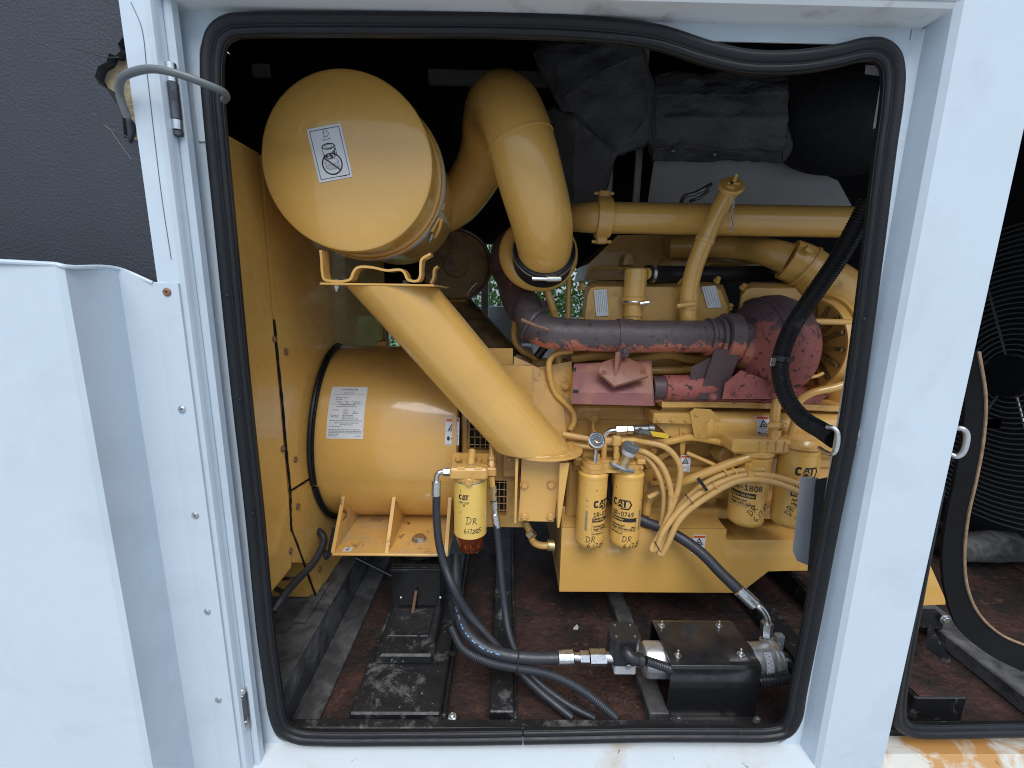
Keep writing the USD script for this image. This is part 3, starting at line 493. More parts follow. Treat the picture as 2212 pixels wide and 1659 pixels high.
# data plate
def barph(v, u=740): # angle up the barrel of the pixel row
    w = np.array([u - CX, v - CY, FPX]) @ RC; a = w[1] ** 2 + w[2] ** 2; o = EYE - GC; b = o[1] * w[1] + o[2] * w[2]; c = o[1] ** 2 + o[2] ** 2 - GR ** 2
    s = (-b - math.sqrt(b * b - a * c)) / a; p = EYE + w * s; return math.atan2(p[2] - GC[2], -(p[1] - GC[1])), p
def dataplate():
    (a1, p1), (a0, p0) = barph(836, 755), barph(948, 745); w = barph(892, 788)[1][0] - barph(892, 709)[1][0]; h = (a1 - a0) * GR; xc = barph(892, 748)[1][0]
    P = obj('data_plate', wrap_x(flat_xy(sbox(-w / 2, -h / 2, w / 2, h / 2).buffer(-.003).buffer(.003), .0010), (xc, GC[1], GC[2]), GR + .0003, (a0 + a1) / 2, .012), paper, al, label='white printed data plate', smooth=False)
    d = []; r = random.Random(3)
    def line(y, segs, t=.0022):
        for a, b in segs:
            x = -w / 2 + a * w
            while x < -w / 2 + b * w - .003:
                l = r.uniform(.004, .012); l = min(l, -w / 2 + b * w - x); d.append(flat_xy(sbox(x, h / 2 - y * h, x + l, h / 2 - y * h + t), .0004)); x += l + .0022
    for y, s in [(.235, [(.16, .5)]), (.27, [(.16, .34)]), (.315, [(.2, .34), (.42, .54), (.6, .9)]), (.34, [(.24, .36), (.45, .58), (.66, .86)]), (.375, [(.32, .72)]), (.41, [(.22, .80)]), (.475, [(.12, .32), (.42, .58)]),
                 (.51, [(.42, .55), (.68, .82)]), (.54, [(.42, .58), (.68, .85)]), (.575, [(.1, .3), (.4, .72)]), (.605, [(.1, .3), (.4, .72)]), (.64, [(.4, .85)]), (.675, [(.08, .95)]), (.715, [(.2, .9)]), (.75, [(.35, .7)]), (.785, [(.08, .38)]),
                 (.84, [(.06, .92)]), (.868, [(.06, .95)]), (.896, [(.06, .95)]), (.924, [(.06, .35)]), (.955, [(.06, .28), (.8, .97)])]: line(y, s)
    for y in (.165, .36): d.append(flat_xy(sbox(-w * .42, h / 2 - y * h, w * .42, h / 2 - y * h + .0009), .0004))
    d.append(text('CATERPILLAR', .0062, 0, h / 2 - .075 * h, True, 1.0, .0004, True)); d.append(text('GENERATOR SET', .0034, 0, h / 2 - .14 * h, False, 1.0, .0004, True))
    obj('print', wrap_x(cat(d), (xc, GC[1], GC[2]), GR + .0014, (a0 + a1) / 2, .012), ink_grey, P, smooth=False)
dataplate()
# warning decal: drawing in metres centred on 0
def decal(parent, w, h, place, band=True):
    B = place(flat_xy(sbox(-w / 2, -h / 2, w / 2, h / 2).buffer(-.002).buffer(.002), .0007), 0); P = obj('warning_label', B, paper, parent, smooth=False, label='white warning label with a triangle and a hand')
    bt = h / 2 - .04 * h; bb = h / 2 - .15 * h
    if band: obj('band', place(flat_xy(sbox(-w * .45, bb, w * .45, bt), .0004), .0009), orange, P, smooth=False)
    s = w * .30; cy = h * .15; tri = Polygon([(-s, cy - s * .75), (s, cy - s * .75), (0, cy + s * .95)])
    d = [tri.buffer(.001).difference(tri.buffer(-w * .055)), affinity.scale(Point(0, cy - s * .25).buffer(s * .28), 1.3, .6), sbox(-w * .44, -.02 * h, w * .44, -.012 * h)]
    hy = -h * .25
    d += [affinity.scale(Point(-w * .27, hy).buffer(w * .13), .75, 1.25), sbox(-w * .27, hy - w * .1, -w * .16, hy - w * .02), sbox(-w * .09, hy - w * .018, w * .12, hy + w * .018), Polygon([(-w * .12, hy), (-w * .05, hy + w * .06), (-w * .05, hy - w * .06)]), Polygon([(w * .15, hy), (w * .08, hy + w * .06), (w * .08, hy - w * .06)]),
          sbox(w * .22, hy - h * .12, w * .38, hy + h * .12).difference(sbox(w * .245, hy - h * .11, w * .355, hy + h * .11)), sbox(-w * .45, -h * .475, w * .45, -h * .468), sbox(w * .1, -h * .44, w * .4, -h * .43)]
    obj('print', place(flat_xy(unary_union(d), .0004), .0009), ink, P, smooth=False)
a1, a0 = barph(902, 977)[0], barph(962, 977)[0]; pc = barph(932, 977)[1]
decal(al, .048, (a1 - a0) * GR, lambda m, d: wrap_x(move(m, 0, 0, d), (pc[0], GC[1], GC[2]), GR + .0003, (a0 + a1) / 2, .012))
obj('cable_clip', bx((XG + .15, .80, 1.038), (XG + .19, .86, 1.062), .004), yellow_cast, al)
# foot
ft = thing('mounting_bracket', 'yellow welded mounting foot with rust chipped top plate below the generator barrel', 'mounting foot', A(845, 1200, .40))
zp = A(845, 1197, .36)[2]; xa, xb = A(716, 1200, .36)[0], A(968, 1203, .36)[0]
obj('plate', bx((xa, .36, zp - .010), (xb, .78, zp), .003), yellow_rust, ft, label='rust chipped base plate')
for u0, u1 in [(735, 755), (843, 866), (946, 972)]:
    x = A(u0 + 8, 1110, .50)[0] if u0 < 900 else xb - .014; th = .012
    obj('gusset', ext([(.365, zp + .0005), (.78, zp + .0005), (.78, .52), (.52, .47 if u0 < 900 else .46), (.495, zp + .155)], V(x, 0, 0), EY, EZ, th), yellow_rust, ft, smooth=20)
obj('hold_down_bolt', hexbolt((A(905, 1165, .45)[0], .455, zp + .0005), EZ, .020, .014), zinc, ft)
e = obj('earth_label', put(flat_xy(sbox(-.014, -.012, .014, .012)), V(A(750, 1186, .38)[0], .385, zp + .0008), EX, EY), paper, ft, label='small white earth symbol label', smooth=False)
cq = V(A(750, 1186, .38)[0], .385, zp + .0016)
obj('print', put(flat_xy(unary_union([Point(0, 0).buffer(.009).difference(Point(0, 0).buffer(.0078)), sbox(-.0006, -.001, .0006, .006), sbox(-.005, -.0018, .005, -.0008), sbox(-.0032, -.0036, .0032, -.0026), sbox(-.0015, -.0054, .0015, -.0044)])), cq, EX, EY), ink, e, smooth=False)
pcb = p3((590, 1320, .16), (612, 1288, .20), (640, 1255, .28), (672, 1222, .36), (692, 1190, .42), (700, 1165, .46), (692, 1150, .48), (684, 1148, .50))
pc_ = thing('power_cable', 'thick black cable curving down beside the generator cabinet base', 'cable', pcb[0]); obj('cable', tube(pcb, .0125, 12), hose_black, pc_); obj('clamp', bx(A(608, 1254, .27), A(640, 1246, .29), .002), black_dusty, pc_)
obj('cable_loop', tube(p3((722, 1140, .44), (716, 1170, .44), (712, 1195, .44), (705, 1205, .44), (702, 1190, .46)), .008, 10), hose_black, label='short black cable loop beside the left gusset of the yellow foot', category='cable')

# ================================================================ AIR CLEANER
ac = thing('air_cleaner', 'big yellow drum air cleaner hanging at upper left, round lid facing out', 'air cleaner', (-.41, .3, 1.30))
cc, cr = V(-.408, .20, 1.572), .216
obj('lid', lathe([(.15, cr - .004), (.012, cr), (.004, cr - .003), (0, cr - .010), (-.004, cr * .8), (-.006, cr * .5), (-.0065, 0)], cc, EY, 110), yellow, ac, smooth=28)
obj('seam_ring', lathe([(.118, cr - .003), (.122, cr + .003), (.130, cr + .005), (.138, cr + .003), (.142, cr - .003)], cc, EY, 96), yellow, ac)
obj('body', lathe([(.150, cr - .006), (.165, cr - .003), (.52, cr - .003), (.535, cr - .02), (.54, .10)], cc, EY, 96), yellow, ac)
obj('clamp_band', lathe([(.146, cr + .001), (.147, cr + .009), (.152, cr + .011), (.163, cr + .011), (.168, cr + .009), (.169, cr + .001)], cc, EY, 96), foil, ac, label='clamp band with scraped paint', smooth=50)
obj('band_bead', rings(cc + V(0, .140, 0), EY, cr + .006, .0035, 80), yellow, ac)
w = math.radians(-32); lp = cc + V((cr + .014) * math.cos(w), .157, (cr + .014) * math.sin(w)); tg = V(-math.sin(w), 0, math.cos(w)); nr = V(math.cos(w), 0, math.sin(w))
obj('latch', [hull([lp + nr * a + tg * b + EY * c for a in (0, .006) for b in (-.022, .022) for c in (-.016, .020)]), tube([lp + nr * .008 + tg * .026 - EY * .012, lp + nr * .014 + tg * .0, lp + nr * .012 - tg * .03 + EY * .02], .005, 8)], yellow_clean, ac)
obj('latch_spring', ribbed([lp + nr * .006 - tg * .024 + EY * .0, lp + nr * .008 - tg * .05 + EY * .012], .006, .004, .5), zinc, ac)
w2 = math.radians(-18); l2 = cc + V((cr + .012) * math.cos(w2), .165, (cr + .012) * math.sin(w2)); obj('latch', hull([l2 + V(math.cos(w2), 0, math.sin(w2)) * a + V(-math.sin(w2), 0, math.cos(w2)) * b + EY * c for a in (0, .005) for b in (-.010, .010) for c in (-.008, .012)]), yellow_clean, ac)
def filterdecal():
    qs = pl(.193, (662, 280), (736, 267), (762, 381), (691, 395)); c = sum(qs) / 4; ux = unit(qs[1] - qs[0] + qs[2] - qs[3]); uy = unit(np.cross(-EY, ux)); W_, H_ = np.linalg.norm(qs[1] - qs[0]), np.linalg.norm(qs[3] - qs[0])
    o = V(c[0], .1928, c[2]); at = lambda g, d=.0004, o2=.0008: put(flat_xy(g, d), o + V(0, -o2, 0), ux, uy)
    P = obj('picture_label', at(sbox(-W_ / 2, -H_ / 2, W_ / 2, H_ / 2), .0008, 0), paper, ac, label='white label with pictures of air filters', smooth=False)
    b = W_ * .065; fr_ = sbox(-W_ / 2 + b, -H_ / 2 + b, W_ / 2 - b, H_ / 2 - b); d = [fr_.difference(fr_.buffer(-.0014))]
    el = lambda x, y, a, bb: affinity.scale(Point(x, y).buffer(1, 24), a, bb); ring = lambda x, y, a, bb, t: el(x, y, a, bb).difference(el(x, y, a - t, bb - t))
    y0 = H_ * .13; d += [ring(0, y0, .0165, .0075, .0026), ring(0, y0, .0095, .0040, .0009), LineString([(-.0165, y0), (-.0160, y0 - .021), (-.008, y0 - .027), (.004, y0 - .028), (.013, y0 - .025), (.0165, y0 - .019), (.0165, y0)]).buffer(.0007)]
    d += [Polygon([(-.016, y0 - .016), (-.005, y0 - .022), (.012, y0 - .010), (.016, y0 - .004), (.0165, y0 - .009), (.0, y0 - .021), (-.010, y0 - .026), (-.016, y0 - .021)]), Polygon([(.0, y0 - .018), (.006, y0 - .022), (.006, y0 - .027), (-.001, y0 - .026)]), Polygon([(.009, y0 - .015), (.014, y0 - .012), (.014, y0 - .022), (.009, y0 - .024)])]
    hy = H_ * .34; d += [LineString([(-.006, hy + .004), (-.002, hy + .007), (-.003, hy + .014), (.003, hy + .014), (.004, hy + .009), (.008, hy + .004), (.006, hy - .002), (-.001, hy - .005), (-.006, hy - .002), (-.002, hy + .002)]).buffer(.0006), LineString([(-.009, hy - .010), (.009, hy - .010)]).buffer(.0005).difference(sbox(-.005, hy - .02, -.003, hy)).difference(sbox(.003, hy - .02, .005, hy)), Polygon([(-.010, hy - .010), (-.006, hy - .008), (-.006, hy - .012)]), Polygon([(.010, hy - .010), (.006, hy - .008), (.006, hy - .012)])]
    yc = -H_ * .20; R = W_ * .30; d += [ring(0, yc, R, R, .0034), LineString([(-R * .68, yc + R * .68), (R * .68, yc - R * .68)]).buffer(.0017), text_poly(.012, -H_ * .465)]
    g = [ring(0, yc + .006, R * .64, R * .26, .0012), LineString([(-R * .64, yc + .005), (-R * .62, yc - .008), (-R * .3, yc - .012), (R * .3, yc - .012), (R * .62, yc - .008), (R * .64, yc + .005)]).buffer(.0007)] + [sbox(-R * .6 + k * R * .1, yc - .009 - .002 * math.sin(k / 12 * PI), -R * .6 + k * R * .1 + .0009, yc - .001) for k in range(13)]
    obj('print', at(unary_union(d)), ink, P, smooth=False); obj('print', at(unary_union(g), .0004, .0006), ink_grey, P, smooth=False)
def text_poly(x, y): return unary_union([sbox(x + k * .0026, y, x + k * .0026 + .0019, y + .0024) for k in (0, 1, 3, 4, 5, 6)])
filterdecal()
# outlet towards the turbo pipe
# saddle and shelf
sdl = thing('air_cleaner_bracket', 'yellow shelf and bent strap saddle carrying the big drum air cleaner', 'bracket', A(820, 612, .25))
zs = A(800, 612, .20)[2]; sx0, sx1 = A(690, 611, .20)[0], A(937, 613, .20)[0]
obj('shelf', bx((sx0, .20, zs - .006), (sx1, .52, zs), .0015), yellow, sdl)
def strap(Y, pts, wd=.045):
    c = spline(pl(Y, *pts), 5); return sweep(c, np.array([(-.003, 0), (.003, 0), (.003, wd), (-.003, wd)]), up=None) if False else ext(LineString([(p[0], p[2]) for p in c]).buffer(.0032, 4, cap_style=2), V(0, Y, 0), EX, EZ, -wd)
obj('strap', strap(.205, [(692, 540), (694, 560), (696, 590), (700, 603), (715, 607), (745, 607), (757, 602), (763, 588), (772, 578), (800, 577), (835, 584), (866, 583), (874, 590), (880, 603), (890, 607), (902, 606), (907, 598), (908, 575), (911, 560), (930, 548)]), yellow, sdl)
obj('strap', strap(.36, [(945, 575), (938, 582), (936, 600), (930, 612)], .04), yellow, sdl)
for u, v in [(726, 600), (877, 604)]: obj('bolt', hexbolt(V(A(u, v, .235)[0], .235, zs + .0005), EZ, .009, .010), steel_dark, sdl)
for u, v in [(726, 618), (875, 622)]: obj('nut', hexbolt(V(A(u, v, .235)[0], .235, zs - .0065), -EZ, .009, .009, tip=.006), zinc, sdl)
# diagonal tube
T0, T1 = A(848, 618, .30), A(1167, 985, .42)
st = thing('diagonal_tube', 'thick yellow tube slanting down from the air cleaner shelf to the engine bracket', 'support tube', T1)
def cut_tube(a, b, r, za, zb, n=64):
    ax = unit(b - a); u1 = unit(np.cross(ax, EY)); u2 = np.cross(ax, u1); v = []
    for w in np.arange(n) * 2 * PI / n:
        o = a + r * (math.cos(w) * u1 + math.sin(w) * u2); v += [o + ax * (za - o[2]) / ax[2], o + ax * (zb - o[2]) / ax[2]]
    f = []
    for k in range(n): i, j = 2 * k, 2 * ((k + 1) % n); f += [[i, i + 1, j + 1], [i, j + 1, j]]
    v += [np.mean(v[0::2], 0), np.mean(v[1::2], 0)]; c0, c1 = 2 * n, 2 * n + 1
    for k in range(n): i, j = 2 * k, 2 * ((k + 1) % n); f += [[c0, i, j], [c1, j + 1, i + 1]]
    return trimesh.Trimesh(np.array(v), f, process=False)
obj('tube', cut_tube(T0, T1, .098, zs - .0065, A(1167, 985, .33)[2]), yellow, st, smooth=50)
zb = A(1167, 985, .33)[2]
el = [V(T1[0] + .012 + .128 * math.cos(w), T1[1] - .012 + .104 * math.sin(w), 0) for w in np.arange(48) * 2 * PI / 48]
obj('end_plate', ext([(p[0], p[1]) for p in el], V(0, 0, zb - .009), EX, EY, .0085), yellow, st)
weld = [V(T1[0] + .118 * math.cos(w), T1[1] - .008 + .098 * math.sin(w), zb + .001) for w in np.linspace(PI * .95, PI * 2.1, 40)]
obj('weld', tube([p + rng.normal(size=3) * .0012 for p in weld], .004, 6, 2), yellow_cast, st)
rub = thing('bracket_post', 'upright yellow channel bracket with four bolts below the diagonal tube', 'bracket', A(1165, 1140, .40))
bY = .385
obj('face', plate_uv([(1127, 988), (1213, 988), (1205, 1060), (1196, 1127), (1120, 1125), (1124, 1060)], bY, .010), yellow, rub)
for a, b in [((1118, 990), (1113, 1130)), ((1228, 1000), (1206, 1140))]:
    q0, q1 = A(*a, bY - .045), A(*b, bY - .045); s = .006
    obj('side_flange', hull([q + V(dx, dy, 0) for q in (q0, q1, V(q1[0], 0, q0[2]) * [1, 0, 1] + V(0, q0[1], 0)) for dx in (-s / 2, s / 2) for dy in (0, .12)]), yellow, rub, smooth=20)
for u, v in [(1133, 1047), (1190, 1047), (1133, 1115), (1189, 1115)]: obj('bolt', hexbolt(A(u, v, bY - .0005), -EY, .012, .010), yellow_cast, rub)
# ================================================================ ENGINE
en = thing('engine', 'large yellow diesel engine filling the right half of the compartment', 'engine', (.6, .9, .18))
B = 0.60
obj('block', [bx((.03, B, .43), (1.45, 1.25, .90), .01), bx((.10, B - .02, .80), (1.45, B + .1, .855), .006), bx((.05, B - .015, .62), (1.45, B + .05, .655), .006)], yellow_cast, en, smooth=25)
obj('head', [bx((.10, .66, .905), (1.45, 1.2, 1.02), .012)], yellow_cast, en, smooth=25)
# flywheel housing with its louvred openings
hl, hr, ht, hb = A(1000, 930, .50)[0], A(1128, 930, .50)[0], .955, .45
hp = sbox(hl, hb - .04, hr + .03, ht + .06)
o1 = sbox(A(1008, 900, .50)[0], A(1030, 972, .50)[2], A(1066, 900, .50)[0], A(1030, 870, .50)[2]); o2 = sbox(A(1064, 1100, .50)[0], A(1070, 1112, .50)[2], A(1092, 1100, .50)[0], A(1070, 1040, .50)[2]).buffer(.003)
obj('flywheel_housing', [ext(hp.difference(o1).difference(o2), V(0, .50, 0), EX, EZ, -.03), cyl((hl, .86, .69), (hl + .02, .86, .69), .35, 64), cyl((hr, .9, .69), (hr + .05, .9, .69), .36, 64, .006)], yellow_cast, en, smooth=25)
obj('housing_edge', bx((hl - .006, .512, hb - .04), (hl - .0005, .54, ht + .06), .002), yellow, en)
obj('inner_drum', cyl((hl + .01, .95, .69), (hr, .95, .69), .30, 48), grey_panel, en)
gr = obj('guard', [bx((o1.bounds[0] - .002, .538, .40), (o2.bounds[2] + .01, .542, 1.0), .001)], black_lining, en)
for (x0, z0, x1, z1), nx, nz in ((o1.bounds, 5, 6), (o2.bounds, 3, 5)):
    for k in range(nx): x = x0 + (x1 - x0) * (k + .5) / nx; obj('guard_wire', cyl((x, .512, z0 - .004), (x, .512, z1 + .004), .0016, 6), yellow_cast, en)
    for k in range(nz):
        z = z0 + (z1 - z0) * (k + .5) / nz; obj('guard_wire', cyl((x0 - .004, .5155, z), (x1 + .004, .5155, z), .0016, 6), yellow_cast, en)
obj('housing_cover', bx((A(1085, 985, .47)[0], .47, A(1085, 1032, .47)[2]), (A(1128, 985, .47)[0], .499, A(1085, 968, .47)[2]), .006), yellow_cast, en)
obj('housing_top', hull([A(1110, 770, .55), A(1118, 765, .75), A(1175, 800, .55), A(1215, 850, .55), A(1225, 960, .50), A(1110, 960, .50), A(1225, 960, .7), A(1110, 960, .7)]), yellow_cast, en, smooth=20)
obj('housing_cap', hull([A(1055, 752, .56), A(1108, 752, .56), A(1108, 790, .56), A(1060, 790, .56), A(1055, 752, .7), A(1108, 752, .7), A(1108, 790, .7)]), yellow_cast, en)
obj('side_casting', [hull([A(1128, 800, .56), A(1235, 780, .56), A(1240, 1010, .54), A(1130, 1010, .54), A(1128, 800, .66), A(1235, 780, .66), A(1240, 1010, .66)])], yellow_cast, en, smooth=20)
for u, v in [(1100, 992), (1180, 835), (1222, 835), (1160, 880)]: obj('bolt', hexbolt(A(u, v, .468 if v > 900 else .545), -EY, .010, .008), yellow_cast, en)
# valve covers with their bolts
for k, (pts, Y) in enumerate([([(1255, 692), (1262, 628), (1268, 612), (1280, 607), (1545, 609), (1562, 616), (1568, 632), (1578, 660), (1580, 695)], .60), ([(1590, 690), (1600, 630), (1610, 615), (1625, 610), (1720, 612), (1745, 640), (1748, 690)], .62), ([(1770, 690), (1775, 640), (1900, 640), (1900, 690)], .66)]):
    c = obj('valve_cover', [hull([A(u, v, Y + .02) for u, v in pts] + [A(u, v, Y + .20) for u, v in pts] + [A(np.mean([q[0] for q in pts]) + (u - np.mean([q[0] for q in pts])) * .955, 695 + (v - 695) * .86, Y - .022) for u, v in pts]), plate_uv([(pts[0][0] - 6, pts[0][1] + 2), (pts[0][0] - 6, pts[0][1] - 6), (pts[-1][0] + 6, pts[-1][1] - 6), (pts[-1][0] + 6, pts[-1][1] + 2)], Y - .012, .02)], yellow_cast, en, smooth=25)
    for u, v in ([(1256, 622), (1548, 607), (1575, 665), (1470, 612)] if k == 0 else [(1604, 622), (1712, 606)] if k == 1 else []): obj('cover_bolt', hexbolt(A(u, v, Y + .004), V(0, -.8, .6), .009, .018), yellow_cast, c)
obj('gallery', [plate_uv([(1225, 780), (1228, 690), (1860, 690), (1860, 790)], .64, .2), plate_uv([(1235, 700), (1255, 690), (1580, 690), (1580, 700)], .61, .05), plate_uv([(1362, 694), (1366, 672), (1440, 672), (1450, 694)], .585, .02)], yellow_cast, en, smooth=25)
obj('lug', [tube(p3((1235, 775, .60), (1300, 768, .585), (1360, 778, .60), (1440, 766, .585), (1500, 776, .60), (1560, 768, .59)), .016, 10), tube(p3((1225, 810, .6), (1290, 800, .6), (1420, 800, .59), (1560, 795, .6)), .014, 10)], yellow_cast, en)
def engine_label(pts, Y, nl, side):
    q = pl(Y, *pts); c = sum(q) / 4; ux = unit(q[1] - q[0]); uy = unit(q[0] - q[3]); w, h = np.linalg.norm(q[1] - q[0]), np.linalg.norm(q[3] - q[0]); rr = random.Random(side)
    P = obj('instruction_label', put(flat_xy(sbox(-w / 2, -h / 2, w / 2, h / 2)), c - V(0, .001, 0), ux, uy), paper, en, label='small white printed label on a valve cover', smooth=False); d = []
    for k in range(nl):
        x = -w / 2 + w * (.14 + .74 * k / (nl - 1)); y = h * .44
        while y > -h * .30: l = rr.uniform(.004, .010); d.append(sbox(x, max(y - l, -h * .44), x + .0016, y)); y -= l + .002
    obj('print', put(flat_xy(unary_union(d), .0003), c - V(0, .0018, 0), ux, uy), ink_grey, P, smooth=False)
engine_label([(1282, 627), (1309, 625), (1317, 681), (1287, 684)], .574, 6, 1); engine_label([(1515, 619), (1545, 617), (1559, 664), (1528, 666)], .574, 5, 2)
# upper intake housing and things far behind
obj('intake_housing', [plate_uv([(1262, 605), (1272, 570), (1335, 508), (1600, 508), (1660, 545), (1670, 605)], .95, .3), plate_uv([(1440, 548), (1436, 512), (1470, 508), (1500, 520), (1502, 552), (1470, 558)], .90, .06)], yellow_cast, en, smooth=25)
obj('intake_lug', [hull([A(u, v, Y) for u, v in [(1352, 548), (1366, 548), (1370, 572), (1345, 572)] for Y in (.90, .94)]), tube(p3((1275, 600, .85), (1285, 582, .85), (1300, 578, .85), (1360, 580, .85)), .006, 8)], yellow_cast, en)
obj('breather', lathe([(0, .030), (.012, .030), (.013, .034), (.020, .034), (.021, .030), (.05, .032), (.055, .040), (.062, .043), (.075, .043), (.078, .038), (.165, .038), (.172, .034), (.174, .018), (.1745, 0)], A(1367, 690, .555), EZ, 30), yellow, en, smooth=30)
obj('breather_clamp', [rings(A(1367, 652, .555), EZ, .041, .004, 30), tube(pl(.51, (1382, 656), (1402, 653)), .006, 8)], zinc, en)
obj('breather_port', cyl(A(1395, 591, .56), A(1412, 591, .57), .020, 18), yellow, en)
# oil pan
pf = .45; q = pl(pf, (1208, 1278), (1200, 1140), (1515, 1140), (1570, 1142), (1570, 1166), (1725, 1176), (1725, 1230), (1660, 1234), (1600, 1278))
zpan = q[0][2]; ztop = q[1][2]; zst = q[4][2]; xs = q[3][0]
obj('oil_pan', [ext([(q[0][0], zpan), (q[0][0], ztop), (xs, ztop), (xs, zst), (1.28, zst), (1.28, q[6][2]), (q[7][0], q[7][2]), (q[8][0], zpan)], V(0, pf, 0), EX, EZ, -.75)], yellow, en, smooth=20)
obj('pan_rail', [bx((.12, .52, ztop + .001), (1.28, 1.1, ztop + .045), .006)], yellow_cast, en, smooth=20)
obj('sump_shelf', hull([V(q[0][0] + .004, pf + .004, ztop + .001), V(xs - .002, pf + .004, ztop + .001), V(q[0][0] + .004, .6, ztop + .045), V(xs - .03, .6, ztop + .05), V(q[0][0] + .004, .61, ztop + .001), V(xs - .002, .61, ztop + .001)]), yellow, en, smooth=20)
decal(en, .046, .076, lambda m, d: put(m, A(1509, 1176, pf - .0008) - V(0, d, 0), EX, EZ))
# side covers, ribs and clutter between pan and manifold
for u0, v0, u1, v1, Y, b in [(1228, 1000, 1262, 1120, .50, .008), (1388, 1010, 1560, 1150, .56, .012), (1455, 905, 1515, 960, .54, .008), (1240, 990, 1270, 1018, .48, .006), (1560, 985, 1780, 1050, .55, .01)]:
    obj('casting', bx((A(u0, v0, Y)[0], Y, A(u0, v1, Y)[2]), (A(u1, v0, Y)[0], .66, A(u0, v0, Y)[2]), b), yellow_cast, en, smooth=20)
obj('rib', [hull([A(1392, 1000, .54), A(1470, 960, .54), A(1476, 968, .54), A(1396, 1012, .54), A(1392, 1000, .58), A(1470, 960, .58), A(1396, 1012, .58)]), hull([A(1390, 1085, .53), A(1560, 1060, .53), A(1562, 1072, .53), A(1392, 1100, .53), A(1390, 1085, .58), A(1560, 1060, .58), A(1392, 1100, .58)]), hull([A(1405, 1040, .535), A(1470, 1030, .535), A(1470, 1040, .535), A(1405, 1050, .535), A(1405, 1040, .58), A(1470, 1030, .58), A(1405, 1050, .58)])], yellow_cast, en)
for u, v, Y, s in [(1247, 1000, .478, .009), (1253, 1090, .498, .009), (1283, 903, .575, .016), (1400, 1130, .54, .010), (1450, 1135, .54, .010), (1420, 1030, .55, .009), (1500, 1030, .55, .009), (1550, 1010, .55, .009), (1412, 975, .57, .009), (1490, 1140, .54, .010), (1540, 975, .55, .009)]: obj('bolt', hexbolt(A(u, v, Y), -EY, s, .010), yellow_cast, en)
obj('side_plate', plate_uv([(1215, 900), (1218, 880), (1440, 878), (1450, 900), (1446, 935), (1218, 940)], .585, .03), yellow_cast, en)
obj('side_boss', lathe([(0, .040), (.05, .038), (.06, .030), (.062, 0)], A(1560, 975, .55), -EY, 28), yellow_cast, en); obj('side_boss', lathe([(0, .028), (.03, .026), (.034, .012), (.035, 0)], A(1470, 1055, .56), -EY, 24), yellow_cast, en)
# oil cooler: actuator box, flange and cylinder
obj('cooler_cylinder', lathe([(0, .050), (.004, .056), (.022, .056), (.026, .052), (.028, .050), (.62, .050), (.624, .0)], A(1512, 917, .50), EX, 36), yellow, en, smooth=30)
obj('cooler_flange', hull([A(u, v, Y) for u, v in [(1490, 890), (1500, 882), (1535, 884), (1556, 905), (1560, 930), (1530, 948), (1500, 945)] for Y in (.455, .49)]), yellow_cast, en, smooth=20)
obj('cooler_box', [bx((A(1412, 897, .46)[0], .46, A(1412, 916, .46)[2]), (A(1508, 897, .46)[0], .56, A(1412, 893, .46)[2]), .004), hull([A(u, v, Y) for u, v in [(1420, 893), (1445, 868), (1500, 868), (1508, 893)] for Y in (.50, .60)]), hull([A(u, v, Y) for u, v in [(1418, 916), (1508, 916), (1500, 940), (1470, 955), (1440, 938)] for Y in (.48, .56)])], yellow_cast, en, smooth=20)
for u in (1422, 1452, 1482): obj('bolt', hexbolt(A(u, 906, .4595), -EY, .008, .006), yellow_cast, en)
for u in (1505, 1530, 1550): obj('bolt', hexbolt(A(u, 895 + (u - 1505) * .6, .4545), -EY, .006, .005), yellow_cast, en)
cp = A(1648, 915, .50); ca = V(0, cp[1], cp[2])
decal(en, .046, .086, lambda m, d: wrap_x(move(m, 0, 0, d), (A(1650, 915, .452)[0], A(1512, 917, .50)[1], A(1512, 917, .50)[2]), .0502, .12, .01))
obj('heat_rail', plate_uv([(1430, 880), (1430, 868), (1540, 868), (1700, 872), (1835, 878), (1838, 890), (1700, 884), (1540, 880)], .47, .10), yellow_cast, en)
decal(en, .036, .062, lambda m, d: put(m, A(1480, 1001, .46) - V(0, d, 0), EX, EZ))
obj('label_tab', [hull([A(u, v, Y) for u, v in [(1468, 925), (1484, 925), (1478, 982), (1470, 982)] for Y in (.475, .48)]), hexbolt(A(1477, 932, .474), -EY, .006, .005)], yellow_cast, en)

# ---------------------------------------------------------------- coolant pipe with coupling
cpz = A(1560, 475, .62); x0 = A(1330, 475, .62)[0]
t = thing('coolant_pipe', 'long yellow horizontal coolant pipe with a grooved coupling high across the engine', 'pipe', cpz)
obj('pipe', cyl((x0 - .02, .62, cpz[2]), (1.55, .62, cpz[2]), .0525, 40), yellow, t)
obj('pipe_end', tube([(x0 - .015, .62, cpz[2]), (x0 - .08, .62, cpz[2]), A(1245, 470, .66), A(1215, 470, .78)], [.0525, .0525, .048, .046], 28), yellow_cast, t)
obj('coupling', lathe([(-.026, .054), (-.0255, .066), (-.02, .069), (.02, .069), (.0255, .066), (.026, .054)], (x0 - .045, .62, cpz[2]), EX, 40), yellow, t)
for v, s in [(428, 1), (508, -1)]:
    zc_ = cpz[2] + s * .076; obj('lug', bx((x0 - .065, .605, zc_ - .012), (x0 - .028, .635, zc_ + .012), .004), yellow_cast, t); obj('bolt', cyl((x0 - .08, .62, zc_ + .004 * s), (x0 - .012, .62, zc_ + .004 * s), .006, 10), yellow_cast, t)
